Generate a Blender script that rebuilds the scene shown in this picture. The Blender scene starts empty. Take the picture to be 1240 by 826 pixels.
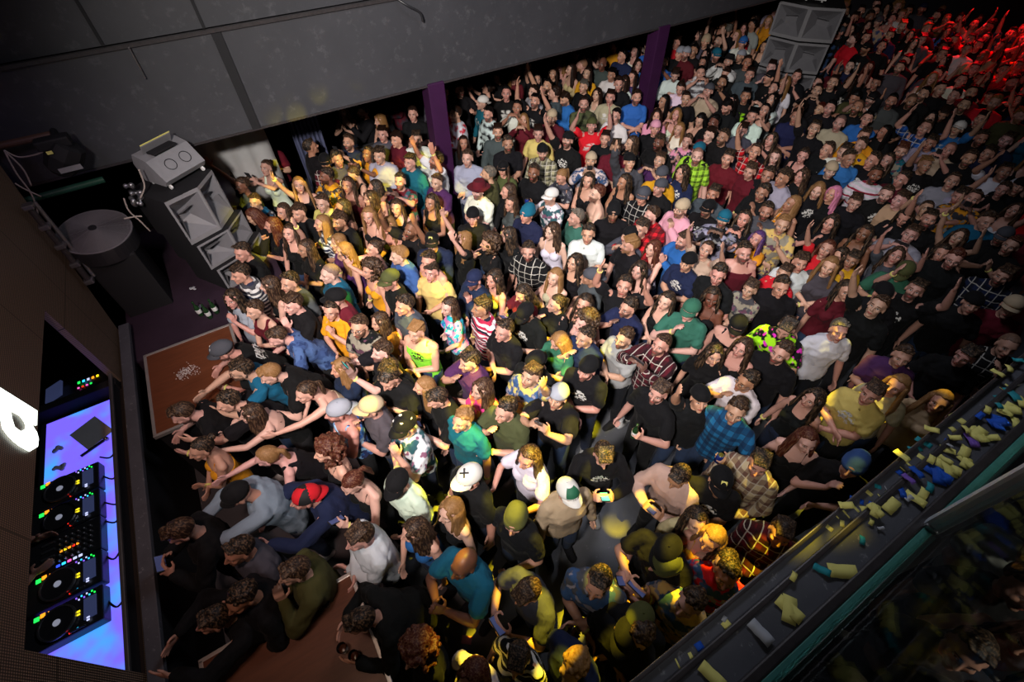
import bpy, bmesh, math, random, re
import numpy as np
from mathutils import Vector, Matrix, Euler, noise
random.seed(7)
PI=math.pi
scene=bpy.context.scene
COL=scene.collection
V=Vector
# ---------------------------------------------------------------- camera solved from the photograph's vanishing points
FPX=572.22; CX,CY=620.0,413.0; CAMH=5.3
R0=np.array([[-0.85277807,0.52196049,-0.01807803],[0.40506464,0.63915078,-0.65376519],[-0.32968501,-0.56483938,-0.7564815]])
MC=R0*np.array([-1,-1,1])          # world axes in camera space (x right, y down, z forward)
def ray(x,y): return MC.T@np.array([x-CX,y-CY,FPX])
def atz(x,y,z):
    d=ray(x,y); t=(z-CAMH)/d[2]; return V((d[0]*t,d[1]*t,z))
def atx(x,y,X):
    d=ray(x,y)*(X/ray(x,y)[0]); return V((d[0],d[1],d[2]+CAMH))
def aty(x,y,Y):
    d=ray(x,y)*(Y/ray(x,y)[1]); return V((d[0],d[1],d[2]+CAMH))
def proj(P):
    q=MC@(np.array(P)-np.array([0,0,CAMH])); return (CX+FPX*q[0]/q[2], CY+FPX*q[1]/q[2], q[2])
def hexc(h):
    h=h.lstrip('#'); c=[int(h[i:i+2],16)/255 for i in (0,2,4)]
    return tuple((v/12.92 if v<=.04045 else ((v+.055)/1.055)**2.4) for v in c)
# ---------------------------------------------------------------- material helpers
class NT:
    """small wrapper to write shader maths"""
    def __init__(s,name):
        s.m=bpy.data.materials.new(name); s.m.use_nodes=True; s.t=s.m.node_tree
        s.b=s.t.nodes['Principled BSDF']
    def n(s,typ,**k):
        nd=s.t.nodes.new(typ)
        for a,v in k.items(): setattr(nd,a,v)
        return nd
    def link(s,a,b): s.t.links.new(a,b)
    def put(s,sock,v):
        if isinstance(v,bpy.types.NodeSocket): s.link(v,sock)
        else:
            if hasattr(sock,'default_value'):
                if sock.type=='RGBA' and len(v)==3: v=(*v,1)
                sock.default_value=v
    def ma(s,op,a,b=None,c=None):
        nd=s.n('ShaderNodeMath',operation=op); s.put(nd.inputs[0],a)
        if b is not None: s.put(nd.inputs[1],b)
        if c is not None: s.put(nd.inputs[2],c)
        return nd.outputs[0]
    def mix(s,f,a,b):
        nd=s.n('ShaderNodeMix',data_type='RGBA'); s.put(nd.inputs[0],f); s.put(nd.inputs[6],a); s.put(nd.inputs[7],b); return nd.outputs[2]
    def xyz(s,v):
        nd=s.n('ShaderNodeSeparateXYZ'); s.link(v,nd.inputs[0]); return nd.outputs
    def attr(s,name,typ='OBJECT'): return s.n('ShaderNodeAttribute',attribute_name=name,attribute_type=typ)
    def objcol(s): return s.n('ShaderNodeObjectInfo').outputs['Color']
    def coord(s,which='Object'): return s.n('ShaderNodeTexCoord').outputs[which]
    def noise(s,vec,scale,detail=3,rough=.5):
        nd=s.n('ShaderNodeTexNoise'); s.link(vec,nd.inputs['Vector']); nd.inputs['Scale'].default_value=scale; nd.inputs['Detail'].default_value=detail; nd.inputs['Roughness'].default_value=rough; return nd
    def bump(s,h,strength=.3,dist=.01):
        nd=s.n('ShaderNodeBump'); nd.inputs['Strength'].default_value=strength; nd.inputs['Distance'].default_value=dist; s.link(h,nd.inputs['Height']); s.link(nd.outputs[0],s.b.inputs['Normal'])
    def step(s,a,edge,w=.002):   # smooth a>edge
        nd=s.n('ShaderNodeMapRange',interpolation_type='SMOOTHSTEP'); s.put(nd.inputs[0],a); nd.inputs[1].default_value=edge-w; nd.inputs[2].default_value=edge+w; return nd.outputs[0]
    def set(s,**k):
        for a,v in k.items(): s.put(s.b.inputs[a.replace('_',' ')],v)
        return s
    def ell(s,y,z,cy,cz,ry,rz,soft=.25):   # 1 inside an ellipse
        a=s.ma('POWER',s.ma('ABSOLUTE',s.ma('DIVIDE',s.ma('SUBTRACT',y,cy),ry)),2.0)
        b=s.ma('POWER',s.ma('ABSOLUTE',s.ma('DIVIDE',s.ma('SUBTRACT',z,cz),rz)),2.0)
        return s.ma('SUBTRACT',1.0,s.step(s.ma('ADD',a,b),1.0,soft))
def simple(name,col,rough=.6,metal=0,spec=.4,noise_amt=.15,nscale=8,bump=0):
    t=NT(name); co=t.coord()
    nz=t.noise(co,nscale,4)
    c=hexc(col) if isinstance(col,str) else col
    dark=tuple(v*(1-noise_amt) for v in c); lite=tuple(min(1,v*(1+noise_amt)) for v in c)
    t.set(Base_Color=t.mix(nz.outputs[0],dark,lite),Roughness=rough,Metallic=metal)
    t.b.inputs['Specular IOR Level'].default_value=spec
    if bump: t.bump(nz.outputs[0],bump,.01)
    return t.m
def emis(name,col,strength,base=None):
    t=NT(name); c=hexc(col); t.set(Base_Color=base or c,Roughness=.5); t.b.inputs['Emission Color'].default_value=(*c,1); t.b.inputs['Emission Strength'].default_value=strength; return t.m

def mat_skin(vcol=False):
    t=NT('skin_crowd' if vcol else 'skin')
    base=t.attr('col','GEOMETRY').outputs['Color'] if vcol else t.objcol()
    hp=t.xyz(t.attr('hp','GEOMETRY').outputs['Vector']); x,y,z=hp
    co=t.coord(); nz=t.noise(co,22,3)
    base=t.mix(t.ma('MULTIPLY',nz.outputs[0],.22),base,(.45,.12,.08))
    ay=t.ma('ABSOLUTE',y)
    front=t.ma('MULTIPLY',t.step(x,.045,.01),t.ma('SUBTRACT',1.0,t.step(x,.128,.004)))
    hair=t.attr('hairc','GEOMETRY' if vcol else 'OBJECT').outputs['Vector']
    beard=t.attr('beard','GEOMETRY' if vcol else 'OBJECT').outputs['Fac']
    # beard: lower face, cheeks and jaw
    bz=t.ma('SUBTRACT',1.0,t.step(t.ma('ADD',z,t.ma('MULTIPLY',t.ma('SUBTRACT',.09,ay),-.25)),-.052,.012))
    bz=t.ma('MULTIPLY',bz,t.ma('MULTIPLY',t.step(x,-.005,.012),t.step(z,-.14,.01)))
    mous=t.ell(y,z,0.0,-.045,.034,.008)
    bf=t.ma('MULTIPLY',t.ma('MAXIMUM',bz,t.ma('MULTIPLY',mous,front)),beard)
    base=t.mix(bf,base,hair)
    lips=t.ma('MULTIPLY',t.ell(y,z,0.0,-.065,.026,.0095),front)
    base=t.mix(t.ma('MULTIPLY',lips,.8),base,(.32,.055,.05))
    brow=t.ma('MULTIPLY',t.ell(ay,z,.033,.026,.021,.0055),front)
    base=t.mix(t.ma('MULTIPLY',brow,.85),base,hair)
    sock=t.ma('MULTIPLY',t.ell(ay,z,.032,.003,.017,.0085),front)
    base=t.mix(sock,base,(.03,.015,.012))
    eye=t.ma('MULTIPLY',t.ell(ay,z,.032,.002,.014,.006),front)
    base=t.mix(eye,base,(.62,.6,.58))
    iris=t.ma('MULTIPLY',t.ell(ay,z,.032,.003,.0062,.0068),front)
    base=t.mix(iris,base,(.02,.012,.008))
    nostril=t.ma('MULTIPLY',t.ell(ay,z,.009,-.0335,.004,.003),front)  # nostril hollows are dark spots put into the skin colour
    base=t.mix(nostril,base,(.1,.03,.02))
    t.set(Base_Color=base,Roughness=.48); t.b.inputs['Specular IOR Level'].default_value=.4
    t.b.inputs['Subsurface Weight'].default_value=0
    t.bump(nz.outputs[0],.08,.004)
    return t.m
def mat_cloth(kind):
    t=NT('cloth_'+kind); co=t.coord(); x,y,z=t.xyz(co)
    c1=t.objcol(); c2=t.attr('c2').outputs['Vector']; c3=t.attr('c3').outputs['Vector']
    nz=t.noise(co,30,3); big=t.noise(co,7,2)
    if kind=='plain': c=c1
    elif kind=='plaid':
        wx=t.step(t.ma('SINE',t.ma('MULTIPLY',y,70.0)),.1,.1); wz=t.step(t.ma('SINE',t.ma('MULTIPLY',z,70.0)),.1,.1)
        lx=t.step(t.ma('SINE',t.ma('MULTIPLY',t.ma('ADD',y,.02),70.0)),.95,.02); lz=t.step(t.ma('SINE',t.ma('MULTIPLY',t.ma('ADD',z,.02),70.0)),.95,.02)
        c=t.mix(t.ma('MULTIPLY',wx,.6),c1,c2); c=t.mix(t.ma('MULTIPLY',wz,.6),c,c2); c=t.mix(t.ma('MULTIPLY',t.ma('MAXIMUM',lx,lz),.6),c,c3)
    elif kind=='stripe':
        s=t.step(t.ma('SINE',t.ma('MULTIPLY',t.ma('ADD',z,t.ma('MULTIPLY',y,.12)),110.0)),.0,.1); c=t.mix(s,c1,c2)
        s2=t.step(t.ma('SINE',t.ma('MULTIPLY',t.ma('ADD',z,.01),55.0)),.8,.05); c=t.mix(s2,c,c3)
    elif kind=='tiedye':
        n2=t.noise(co,9,2); n3=t.noise(co,16,1)
        c=t.mix(t.step(n2.outputs[0],.5,.04),c1,c2); c=t.mix(t.step(n3.outputs[0],.6,.03),c,c3)
    elif kind=='print':
        n2=t.noise(co,38,1)
        box=t.ma('MULTIPLY',t.ell(y,z,0.0,1.30,.085,.075,.1),t.step(x,.02,.01))
        c=t.mix(t.ma('MULTIPLY',box,t.step(n2.outputs[0],.5,.03)),c1,c2)
        c=t.mix(t.ma('MULTIPLY',box,t.step(n2.outputs[0],.66,.03)),c,c3)
    hi=t.mix(.3,c,(.5,.5,.5))
    c=t.mix(t.ma('MULTIPLY',nz.outputs[0],.045),c,hi)
    t.set(Base_Color=c,Roughness=.85); t.b.inputs['Specular IOR Level'].default_value=.1
    t.b.inputs['Sheen Weight'].default_value=.02
    t.bump(big.outputs[0],.5,.03)
    return t.m
def mat_hair():
    t=NT('hair_strands'); co=t.coord()
    mp=t.n('ShaderNodeMapping'); mp.inputs['Scale'].default_value=(60,60,9); t.link(co,mp.inputs[0])
    nz=t.noise(mp.outputs[0],1.4,3); c=t.objcol()
    lite=t.mix(.14,c,(.75,.45,.25))
    t.set(Base_Color=t.mix(t.step(nz.outputs[0],.55,.12),c,lite),Roughness=.58)
    t.b.inputs['Specular IOR Level'].default_value=.3
    t.bump(nz.outputs[0],.25,.01); return t.m
M={}
def build_person_mats():
    M['skin']=mat_skin(); M['hair']=mat_hair()
    for k in ('plain','plaid','stripe','tiedye','print'): M[k]=mat_cloth(k)
# ---------------------------------------------------------------- mesh primitives gathered for voxel union
class Prim:
    def __init__(s): s.v=[]; s.f=[]
    def add(s,v,f):
        b=len(s.v); s.v+= [tuple(p) for p in v]; s.f+=[tuple(b+i for i in q) for q in f]
    def ell(s,c,r,R=None,nu=14,nv=8):
        R=R or Matrix.Identity(3); c=V(c); vs=[]; fs=[]
        vs.append(c+R@V((0,0,r[2])))
        for j in range(1,nv):
            th=PI*j/nv
            for i in range(nu):
                ph=2*PI*i/nu; vs.append(c+R@V((r[0]*math.sin(th)*math.cos(ph),r[1]*math.sin(th)*math.sin(ph),r[2]*math.cos(th))))
        vs.append(c+R@V((0,0,-r[2])))
        for i in range(nu):
            fs.append((0,1+i,1+(i+1)%nu)); e=len(vs)-1; b=1+(nv-2)*nu
            fs.append((e,b+(i+1)%nu,b+i))
        for j in range(nv-2):
            for i in range(nu):
                a=1+j*nu+i; a2=1+j*nu+(i+1)%nu; fs.append((a,a+nu,a2+nu,a2))
        s.add(vs,fs)
    def cap(s,p0,p1,r0,r1,n=10,ends=True):
        p0=V(p0); p1=V(p1); d=p1-p0
        if d.length<1e-5: return
        d.normalize(); a=d.orthogonal().normalized(); b=d.cross(a); vs=[];fs=[]
        rings=[(p0,-1,r0),(p0,-.6,r0),(p0,0,r0),(p1,0,r1),(p1,.6,r1),(p1,1,r1)] if ends else [(p0,0,r0),(p1,0,r1)]
        for (p,k,r) in rings:
            rr=r*math.sqrt(max(.02,1-k*k)) if ends else r
            for i in range(n):
                ph=2*PI*i/n; vs.append(p+d*(k*r)+(a*math.cos(ph)+b*math.sin(ph))*rr)
        m=len(rings)
        for j in range(m-1):
            for i in range(n):
                i2=(i+1)%n; fs.append((j*n+i,j*n+i2,(j+1)*n+i2,(j+1)*n+i))
        fs.append(tuple(range(n-1,-1,-1))); fs.append(tuple((m-1)*n+i for i in range(n)))
        s.add(vs,fs)
    def loft(s,rings,n=18):   # rings: (center, xaxis, yaxis, rx, ry)
        vs=[];fs=[]
        for (c,ax,ay,rx,ry) in rings:
            for i in range(n):
                ph=2*PI*i/n; cx=math.cos(ph); sy=math.sin(ph)
                k=1/((abs(cx)**2.4+abs(sy)**2.4)**(1/2.4))
                vs.append(V(c)+V(ax)*(rx*cx*k)+V(ay)*(ry*sy*k))
        m=len(rings)
        for j in range(m-1):
            for i in range(n):
                i2=(i+1)%n; fs.append((j*n+i,j*n+i2,(j+1)*n+i2,(j+1)*n+i))
        fs.append(tuple(range(n-1,-1,-1))); fs.append(tuple((m-1)*n+i for i in range(n)))
        s.add(vs,fs)
    def mesh(s,name):
        me=bpy.data.meshes.new(name); me.from_pydata(s.v,[],s.f); me.update(); return me
    def remesh(s,name,voxel,target=None,smooth=2,disp=None):
        me=s.mesh(name+'_src'); o=bpy.data.objects.new('tmp_shape',me); COL.objects.link(o)
        m=o.modifiers.new('r','REMESH'); m.mode='VOXEL'; m.voxel_size=voxel; m.use_smooth_shade=True
        if smooth:
            k=o.modifiers.new('s','SMOOTH'); k.iterations=smooth; k.factor=.5
        dg=bpy.context.evaluated_depsgraph_get(); dg.update()
        r=bpy.data.meshes.new_from_object(o.evaluated_get(dg)); 
        if target and len(r.polygons)*2>target:
            o.modifiers.clear(); o.data=r
            d=o.modifiers.new('d','DECIMATE'); d.ratio=target/(len(r.polygons)*2)
            dg.update(); r2=bpy.data.meshes.new_from_object(o.evaluated_get(dg)); o.data=me; bpy.data.meshes.remove(r); r=r2
        bpy.data.objects.remove(o); bpy.data.meshes.remove(me)
        r.name=name
        n=len(r.vertices); co=np.empty(n*3,'f'); r.vertices.foreach_get('co',co); co=co.reshape(-1,3)
        if disp is not None:
            co=disp(co,r); r.vertices.foreach_set('co',co.astype('f').ravel())
        r.polygons.foreach_set('use_smooth',[True]*len(r.polygons)); r.update()
        return r
# ---------------------------------------------------------------- the human figure
def Ry(a): return Matrix.Rotation(a,3,'Y')
def Rz(a): return Matrix.Rotation(a,3,'Z')
def Rx(a): return Matrix.Rotation(a,3,'X')
def ik(s,w,l1,l2,hint):
    d=w-s; L=d.length; mx=(l1+l2)*.995
    if L>mx: w=s+d*(mx/L); d=w-s; L=mx
    L=max(L,abs(l1-l2)+.02)
    a=(l1*l1-l2*l2+L*L)/(2*L); h=math.sqrt(max(0,l1*l1-a*a)); u=d.normalized()
    hv=V(hint)-u*V(hint).dot(u); hv.normalize()
    return s+u*a+hv*h, w
# pose: lean, head pitch(down+), head yaw, left wrist, left hint, right wrist, right hint, curl, (left hand dir, right hand dir)
POSES={
 'd':dict(lean=.02,hp=.0,hy=.1,L=((.06,.30,.86),(-1,.6,0)),R=((.10,-.29,.88),(-1,-.6,0)),curl=.5),
 'e':dict(lean=.05,hp=.12,hy=-.35,L=((.10,.28,.87),(-1,.6,0)),R=((.22,-.12,1.02),(-.6,-1,-.3)),curl=.6),
 'a':dict(lean=.04,hp=.05,hy=-.1,L=((.22,-.03,1.16),(-.3,1,-.6)),R=((.25,.05,1.12),(-.3,-1,-.6)),curl=.5),
 'f':dict(lean=.03,hp=.08,hy=.15,L=((.20,.07,1.42),(.1,1,-1)),R=((.24,.02,1.16),(-.3,-1,-.6)),curl=.7,Ld=(-.15,-.3,1)),
 'h':dict(lean=.05,hp=.3,hy=.0,L=((.30,.10,1.30),(-.1,1,-1)),R=((.30,-.09,1.31),(-.1,-1,-1)),curl=1.0,Ld=(.35,-.55,.75),Rd=(.35,.55,.75)),
 'j':dict(lean=.0,hp=-.1,hy=.0,L=((.38,.10,1.60),(0,1,-1)),R=((.38,-.10,1.60),(0,-1,-1)),curl=1.0,Ld=(.1,-.5,.9),Rd=(.1,.5,.9)),
 'u':dict(lean=.0,hp=-.12,hy=-.1,L=((.22,.28,1.92),(-.3,1,-.2)),R=((.10,-.28,.90),(-1,-.6,0)),curl=.25,Ld=(.2,.1,1)),
 'U':dict(lean=-.02,hp=-.15,hy=.0,L=((.16,.27,1.90),(.2,1,-.2)),R=((.22,-.25,1.84),(.2,-1,-.2)),curl=.25,Ld=(.1,-.1,1),Rd=(.2,.1,1)),
 'c':dict(lean=.03,hp=.05,hy=.0,L=((.30,.045,1.40),(0,1,-1)),R=((.30,-.04,1.39),(0,-1,-1)),curl=.2,Ld=(.35,-.25,.9),Rd=(.35,.25,.9)),
 'g':dict(lean=.02,hp=.0,hy=.25,L=((.30,.16,1.30),(0,1,-1)),R=((.10,-.28,.90),(-1,-.6,0)),curl=1.1,Ld=(.5,-.3,.7)),
 'r':dict(lean=.45,hp=-.25,hy=.0,L=((.42,.12,1.62),(0,1,-.3)),R=((.40,-.16,1.55),(0,-1,-.3)),curl=.2),
 's':dict(lean=.5,hp=-.1,hy=.2,L=((.44,.16,1.64),(0,1,-.3)),R=((.32,-.12,1.30),(0,-1,-.3)),curl=.25),
 't':dict(lean=.55,hp=.1,hy=.1,L=((.30,.18,1.42),(0,1,-1)),R=((.32,-.14,1.42),(0,-1,-1)),curl=.4,Ld=(.8,-.6,.2),Rd=(.8,.6,.2)),
 'O':dict(lean=.25,hp=.25,hy=.1,L=((.50,.09,1.46),(.0,1,.15)),R=((.50,-.08,1.46),(.0,-1,.15)),curl=.35,Ld=(.45,-.9,.0),Rd=(.45,.9,.0)),
 'x':dict(lean=.08,hp=.15,hy=.1,L=((.36,.20,1.22),(-.2,1,-.8)),R=((.36,-.14,1.26),(-.2,-1,-.8)),curl=.3,Ld=(1,-.1,.2),Rd=(1,.1,.2)),
}
def skeleton(sex,pose):
    P=POSES[pose]; m=sex=='m'; S={}
    lean=P['lean']; P=dict(P); P['hp']=P['hp']-(.22 if P['hp']<.2 else .05)
    def bend(p):
        p=V(p); k=min(1,max(0,(p.z-.90)/.35)); k=k*k*(3-2*k); q=p-V((0,0,.97)); return Ry(lean*k)@q+V((0,0,.97))
    def bframe(z):
        k=min(1,max(0,(z-.90)/.35)); k=k*k*(3-2*k); return Ry(lean*k)
    S['bend']=bend; S['bframe']=bframe
    sw=.166 if m else .146
    u=.285 if m else .265; fo=.255 if m else .235
    S['neck']=bend((-.015,0,1.47))
    hc0=V((.02,0,1.625)); nb=V((-.005,0,1.50))
    hr=Ry(P['hp']*.6+lean*.6)@Rz(P['hy'])@Ry(P['hp']*.4)
    S['hc']=bend(nb)+Ry(lean*.75+P['hp']*.5)@(hc0-nb); S['hr']=hr
    for side,k in (('L',1),('R',-1)):
        sh=V((-.01,k*sw,1.415)); w,h=P[side]; w=V(w)
        if not m: w=V((w.x,w.y*.93,w.z))
        if w.z>1.7: sh=sh+V((0,-k*.012,.03))
        el,w=ik(sh,w,u,fo,h)
        hd=P.get(side+'d'); hd=V(hd).normalized() if hd else (w-el).normalized()
        fwd=V((0,-k,0)) if abs(hd.y)<.75 else V((1,0,0))
        Rm=Ry(lean)
        S[side]=dict(sh=bend(sh),el=bend(el),w=bend(w),d=(Rm@hd).normalized(),n=(Rm@fwd))
    S['hipw']=.088 if m else .092
    return S
TOR={'m':[(.84,.095,.155),(.93,.108,.168),(1.02,.104,.155),(1.12,.102,.148),(1.22,.110,.160),(1.31,.118,.176),(1.385,.108,.182),(1.44,.078,.130),(1.485,.055,.066)],
     'f':[(.84,.095,.160),(.92,.112,.175),(1.00,.100,.155),(1.10,.082,.122),(1.19,.088,.130),(1.29,.098,.146),(1.37,.090,.150),(1.425,.062,.105),(1.47,.045,.052)]}
def torso(pr,sex,S,g=0.0,z0=.84,z1=1.6):
    rings=[]
    for (z,rx,ry) in TOR[sex]:
        if z<z0-.01 or z>z1+.01: continue
        F=S['bframe'](z); c=S['bend']((-.005 if z<1.4 else -.012,0,z)); rings.append((c,F@V((1,0,0)),V((0,1,0)),rx+g,ry+g))
    pr.loft(rings)
    if sex=='f' and z1>1.29:
        for k in (1,-1): pr.ell(S['bend']((.075,k*.065,1.275)),(.055+g,.062+g,.062+g),S['bframe'](1.3))
    elif z1>1.3:
        for k in (1,-1): pr.ell(S['bend']((.065,k*.075,1.32)),(.045+g,.08+g,.06+g),S['bframe'](1.3))
def hand(pr,w,d,n,k,curl,scale=1.0):
    d=d.normalized(); n=(n-d*n.dot(d)).normalized(); s=d.cross(n)*(-k)   # s points toward the thumb side
    R=Matrix((d,s,n)).transposed()
    pr.ell(w+d*.045*scale,(.055*scale,.041*scale,.017*scale),R)
    for i,(off,l) in enumerate(((.030,.072),(.010,.080),(-.010,.074),(-.029,.058))):
        b=w+d*(.085*scale)+s*off*scale; c=curl*(.75+.12*i)
        d1=(d*math.cos(c*.8)+n*math.sin(c*.8)+s*off*4*(1-min(1,curl))).normalized(); m1=b+d1*l*.5*scale
        d2=(d*math.cos(c*1.8)+n*math.sin(c*1.8)+s*off*3*(1-min(1,curl))).normalized(); m2=m1+d2*l*.48*scale
        pr.cap(b-d1*.02,m1,.0105*scale,.0095*scale,8); pr.cap(m1,m2,.0095*scale,.008*scale,8)
    tb=w+d*.02*scale+s*.034*scale; t1=tb+(d*.6+s*.75+n*.25).normalized()*.042*scale; t2=t1+(d*.9+s*.25+n*.45*curl).normalized()*.032*scale
    pr.cap(tb-s*.01,t1,.015*scale,.0115*scale,8); pr.cap(t1,t2,.0115*scale,.009*scale,8)
def legs(pr,sex,S,g=0,foot=True,z_end=.09):
    for k in (1,-1):
        hip=V((0,k*S['hipw'],.92)); kn=V((.025,k*.105,.50)); an=V((-.02,k*.115,z_end))
        pr.cap(hip,kn,.088+g,.060+g,12); pr.cap(kn,V((-.01,k*.11,.36)),.058+g,.058+g,12); pr.cap(V((-.01,k*.11,.36)),an,.056+g,.038+g*1.3,12)
        if foot: pr.cap(V((-.03,k*.115,.045)),V((.13,k*.135,.035)),.040,.034,10)
def make_body(sex,pose):
    S=skeleton(sex,pose); pr=Prim(); m=sex=='m'; hs=1.0 if m else .95
    torso(pr,sex,S)
    hc,hr=S['hc'],S['hr']; H=lambda p: hc+hr@(V(p)*hs)
    pr.cap(S['bend']((-.02,0,1.44)),H((-.02,0,-.06)),.056 if m else .046,.052 if m else .043,14)
    for side,k in (('L',1),('R',-1)):
        A=S[side]; r=1.0 if m else .82
        pr.cap(A['sh']+V((0,-k*.02,0)),A['sh']+(A['el']-A['sh'])*.45,.058*r,.052*r,12); pr.cap(A['sh']+(A['el']-A['sh'])*.4,A['el'],.050*r,.041*r,12)
        mid=A['el']+(A['w']-A['el'])*.35
        pr.cap(A['el'],mid,.041*r,.041*r,12); pr.cap(mid,A['w'],.040*r,.026*r,12)
        pr.cap(S['bend']((-.02,k*.05,1.45)),A['sh'],.045*r,.052*r,12)
        hand(pr,A['w'],A['d'],A['n'],k,POSES[pose]['curl'],.98 if m else .88)
    legs(pr,sex,S)
    # head
    pr.ell(H((-.012,0,.028)),(.100*hs,.077*hs,.097*hs),hr,18,12)
    pr.ell(H((.020,0,-.045)),(.074*hs,.059*hs,.072*hs),hr,16,10)
    pr.ell(H((.066,0,-.100)),(.024*hs,.026*hs,.020*hs),hr)
    pr.ell(H((.052,0,.02)),(.045*hs,.06*hs,.06*hs),hr)
    for k in (1,-1):
        pr.ell(H((-.008,k*.079,-.012)),(.019*hs,.009*hs,.032*hs),hr)
        pr.ell(H((.058,k*.040,-.022)),(.030*hs,.024*hs,.022*hs),hr)
        pr.cap(H((.088,k*.012,.030)),H((.076,k*.048,.028)),.010*hs,.009*hs,8)
    pr.cap(H((.096,0,.015)),H((.116,0,-.028)),.009*hs,.0125*hs,8)
    for k in (1,-1): pr.ell(H((.104,k*.011,-.032)),(.010*hs,.008*hs,.007*hs),hr)
    pr.ell(H((.090,0,-.060)),(.010*hs,.025*hs,.0065*hs),hr); pr.ell(H((.088,0,-.070)),(.010*hs,.021*hs,.0065*hs),hr)
    hrT=np.array(hr.transposed()); hcn=np.array(hc)
    def disp(co,me):
        L=((co-hcn)@hrT.T)/hs
        for k in (1,-1):
            w=np.exp(-(((L[:,1]-k*.032)/.013)**2+((L[:,2]-.003)/.010)**2))*(L[:,0]>.04)
            L[:,0]-=.007*w
        co2=(L*hs)@hrT+hcn
        near=(np.abs(co-hcn).max(1)<.16)[:,None]
        co=np.where(near,co2,co)
        a=me.attributes.new('hp','FLOAT_VECTOR','POINT'); a.data.foreach_set('vector',L.astype('f').ravel())
        return co
    me=pr.remesh('person_%s_%s'%(sex,pose),.0075,11000,1,disp)
    me.materials.append(M['skin'])
    return me,S
def fold(amp,freq,seed):
    def f(co,me):
        n=len(me.vertices); no=np.empty(n*3,'f'); me.vertices.foreach_get('normal',no); no=no.reshape(-1,3)
        p=co*freq+seed
        w=(np.sin(p[:,0]*1.7+2*np.sin(p[:,2]*1.3))+np.sin(p[:,1]*2.1+1.5*np.sin(p[:,0]+p[:,2]*2.2))+.6*np.sin(p[:,2]*3.1+p[:,1]*2.7)+.5*np.sin(p[:,2]*5.3+3*np.sin(p[:,0]*2.2+p[:,1]*1.9)))/2.7
        return co+no*(amp*w)[:,None]
    return f
def make_top(sex,pose,kind,S):
    pr=Prim(); m=sex=='m'; r=1.0 if m else .82; P=lambda a,b,t:a+(b-a)*t
    if kind=='c':
        torso(pr,sex,S,.008,.84,1.30)
        for k in (1,-1):
            pr.cap(S['bend']((.10,k*.075,1.32)),S['bend']((.02,k*.085,1.452)),.009,.007,6); pr.cap(S['bend']((.02,k*.085,1.452)),S['bend']((-.10,k*.07,1.33)),.007,.007,6)
        return pr.remesh('camisole',.010,3500,1,fold(.002,22,1))
    g=.020 if kind!='k' else .012
    if kind=='L': g=.028
    torso(pr,sex,S,g,.84,1.49 if kind!='k' else 1.385)
    if kind=='k':
        for k in (1,-1):
            pr.cap(S['bend']((.085,k*.085,1.36)),S['bend']((-.01,k*.095,1.465)),.024,.024,8); pr.cap(S['bend']((-.01,k*.095,1.465)),S['bend']((-.095,k*.08,1.36)),.024,.024,8)
    else:
        for side,k in (('L',1),('R',-1)):
            A=S[side]
            pr.cap(S['bend']((-.02,k*.055,1.448 if m else 1.442)),A['sh'],.054*r+g*.25,.054*r+g*.35,12)
            if kind=='t':
                pr.cap(A['sh'],P(A['sh'],A['el'],.62),.056*r+g*.35,.054*r+g,12)
            else:
                pr.cap(A['sh'],A['el'],.055*r+g*.45,.048*r+g*.7,12); pr.cap(A['el'],P(A['el'],A['w'],.93),.048*r+g*.7,.033*r+g*.5,12)
    if kind=='L':
        c=S['bend']((-.04,0,1.45)); pr.ell(c,(.075,.085,.035),S['bframe'](1.45))
    return pr.remesh({'t':'tee','L':'jacket','k':'tank_top'}[kind],.010,5000,2,fold(.0105 if kind!='k' else .005,19,2))
def make_legs(sex,S):
    pr=Prim(); 
    rings=[]
    for (z,rx,ry) in TOR[sex][:3]:
        rings.append((V((0,0,z)),V((1,0,0)),V((0,1,0)),rx+.010,ry+.010))
    pr.loft(rings); legs(pr,sex,S,.014,False,.10)
    return pr.remesh('trousers',.013,2500,1,fold(.004,16,5))
def make_shoes():
    pr=Prim()
    for k in (1,):
        pr.loft([(V((-.045,k*.115,.0)),V((1,0,0)),V((0,1,0)),.05,.04),(V((.04,k*.125,.0)),V((1,0,0)),V((0,1,0)),.13,.048),(V((.04,k*.125,.035)),V((1,0,0)),V((0,1,0)),.13,.048)],12)
        pr.cap(V((-.03,k*.115,.06)),V((.13,k*.135,.035)),.048,.038,10)
    return pr.remesh('shoe',.010,450,1)
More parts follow.
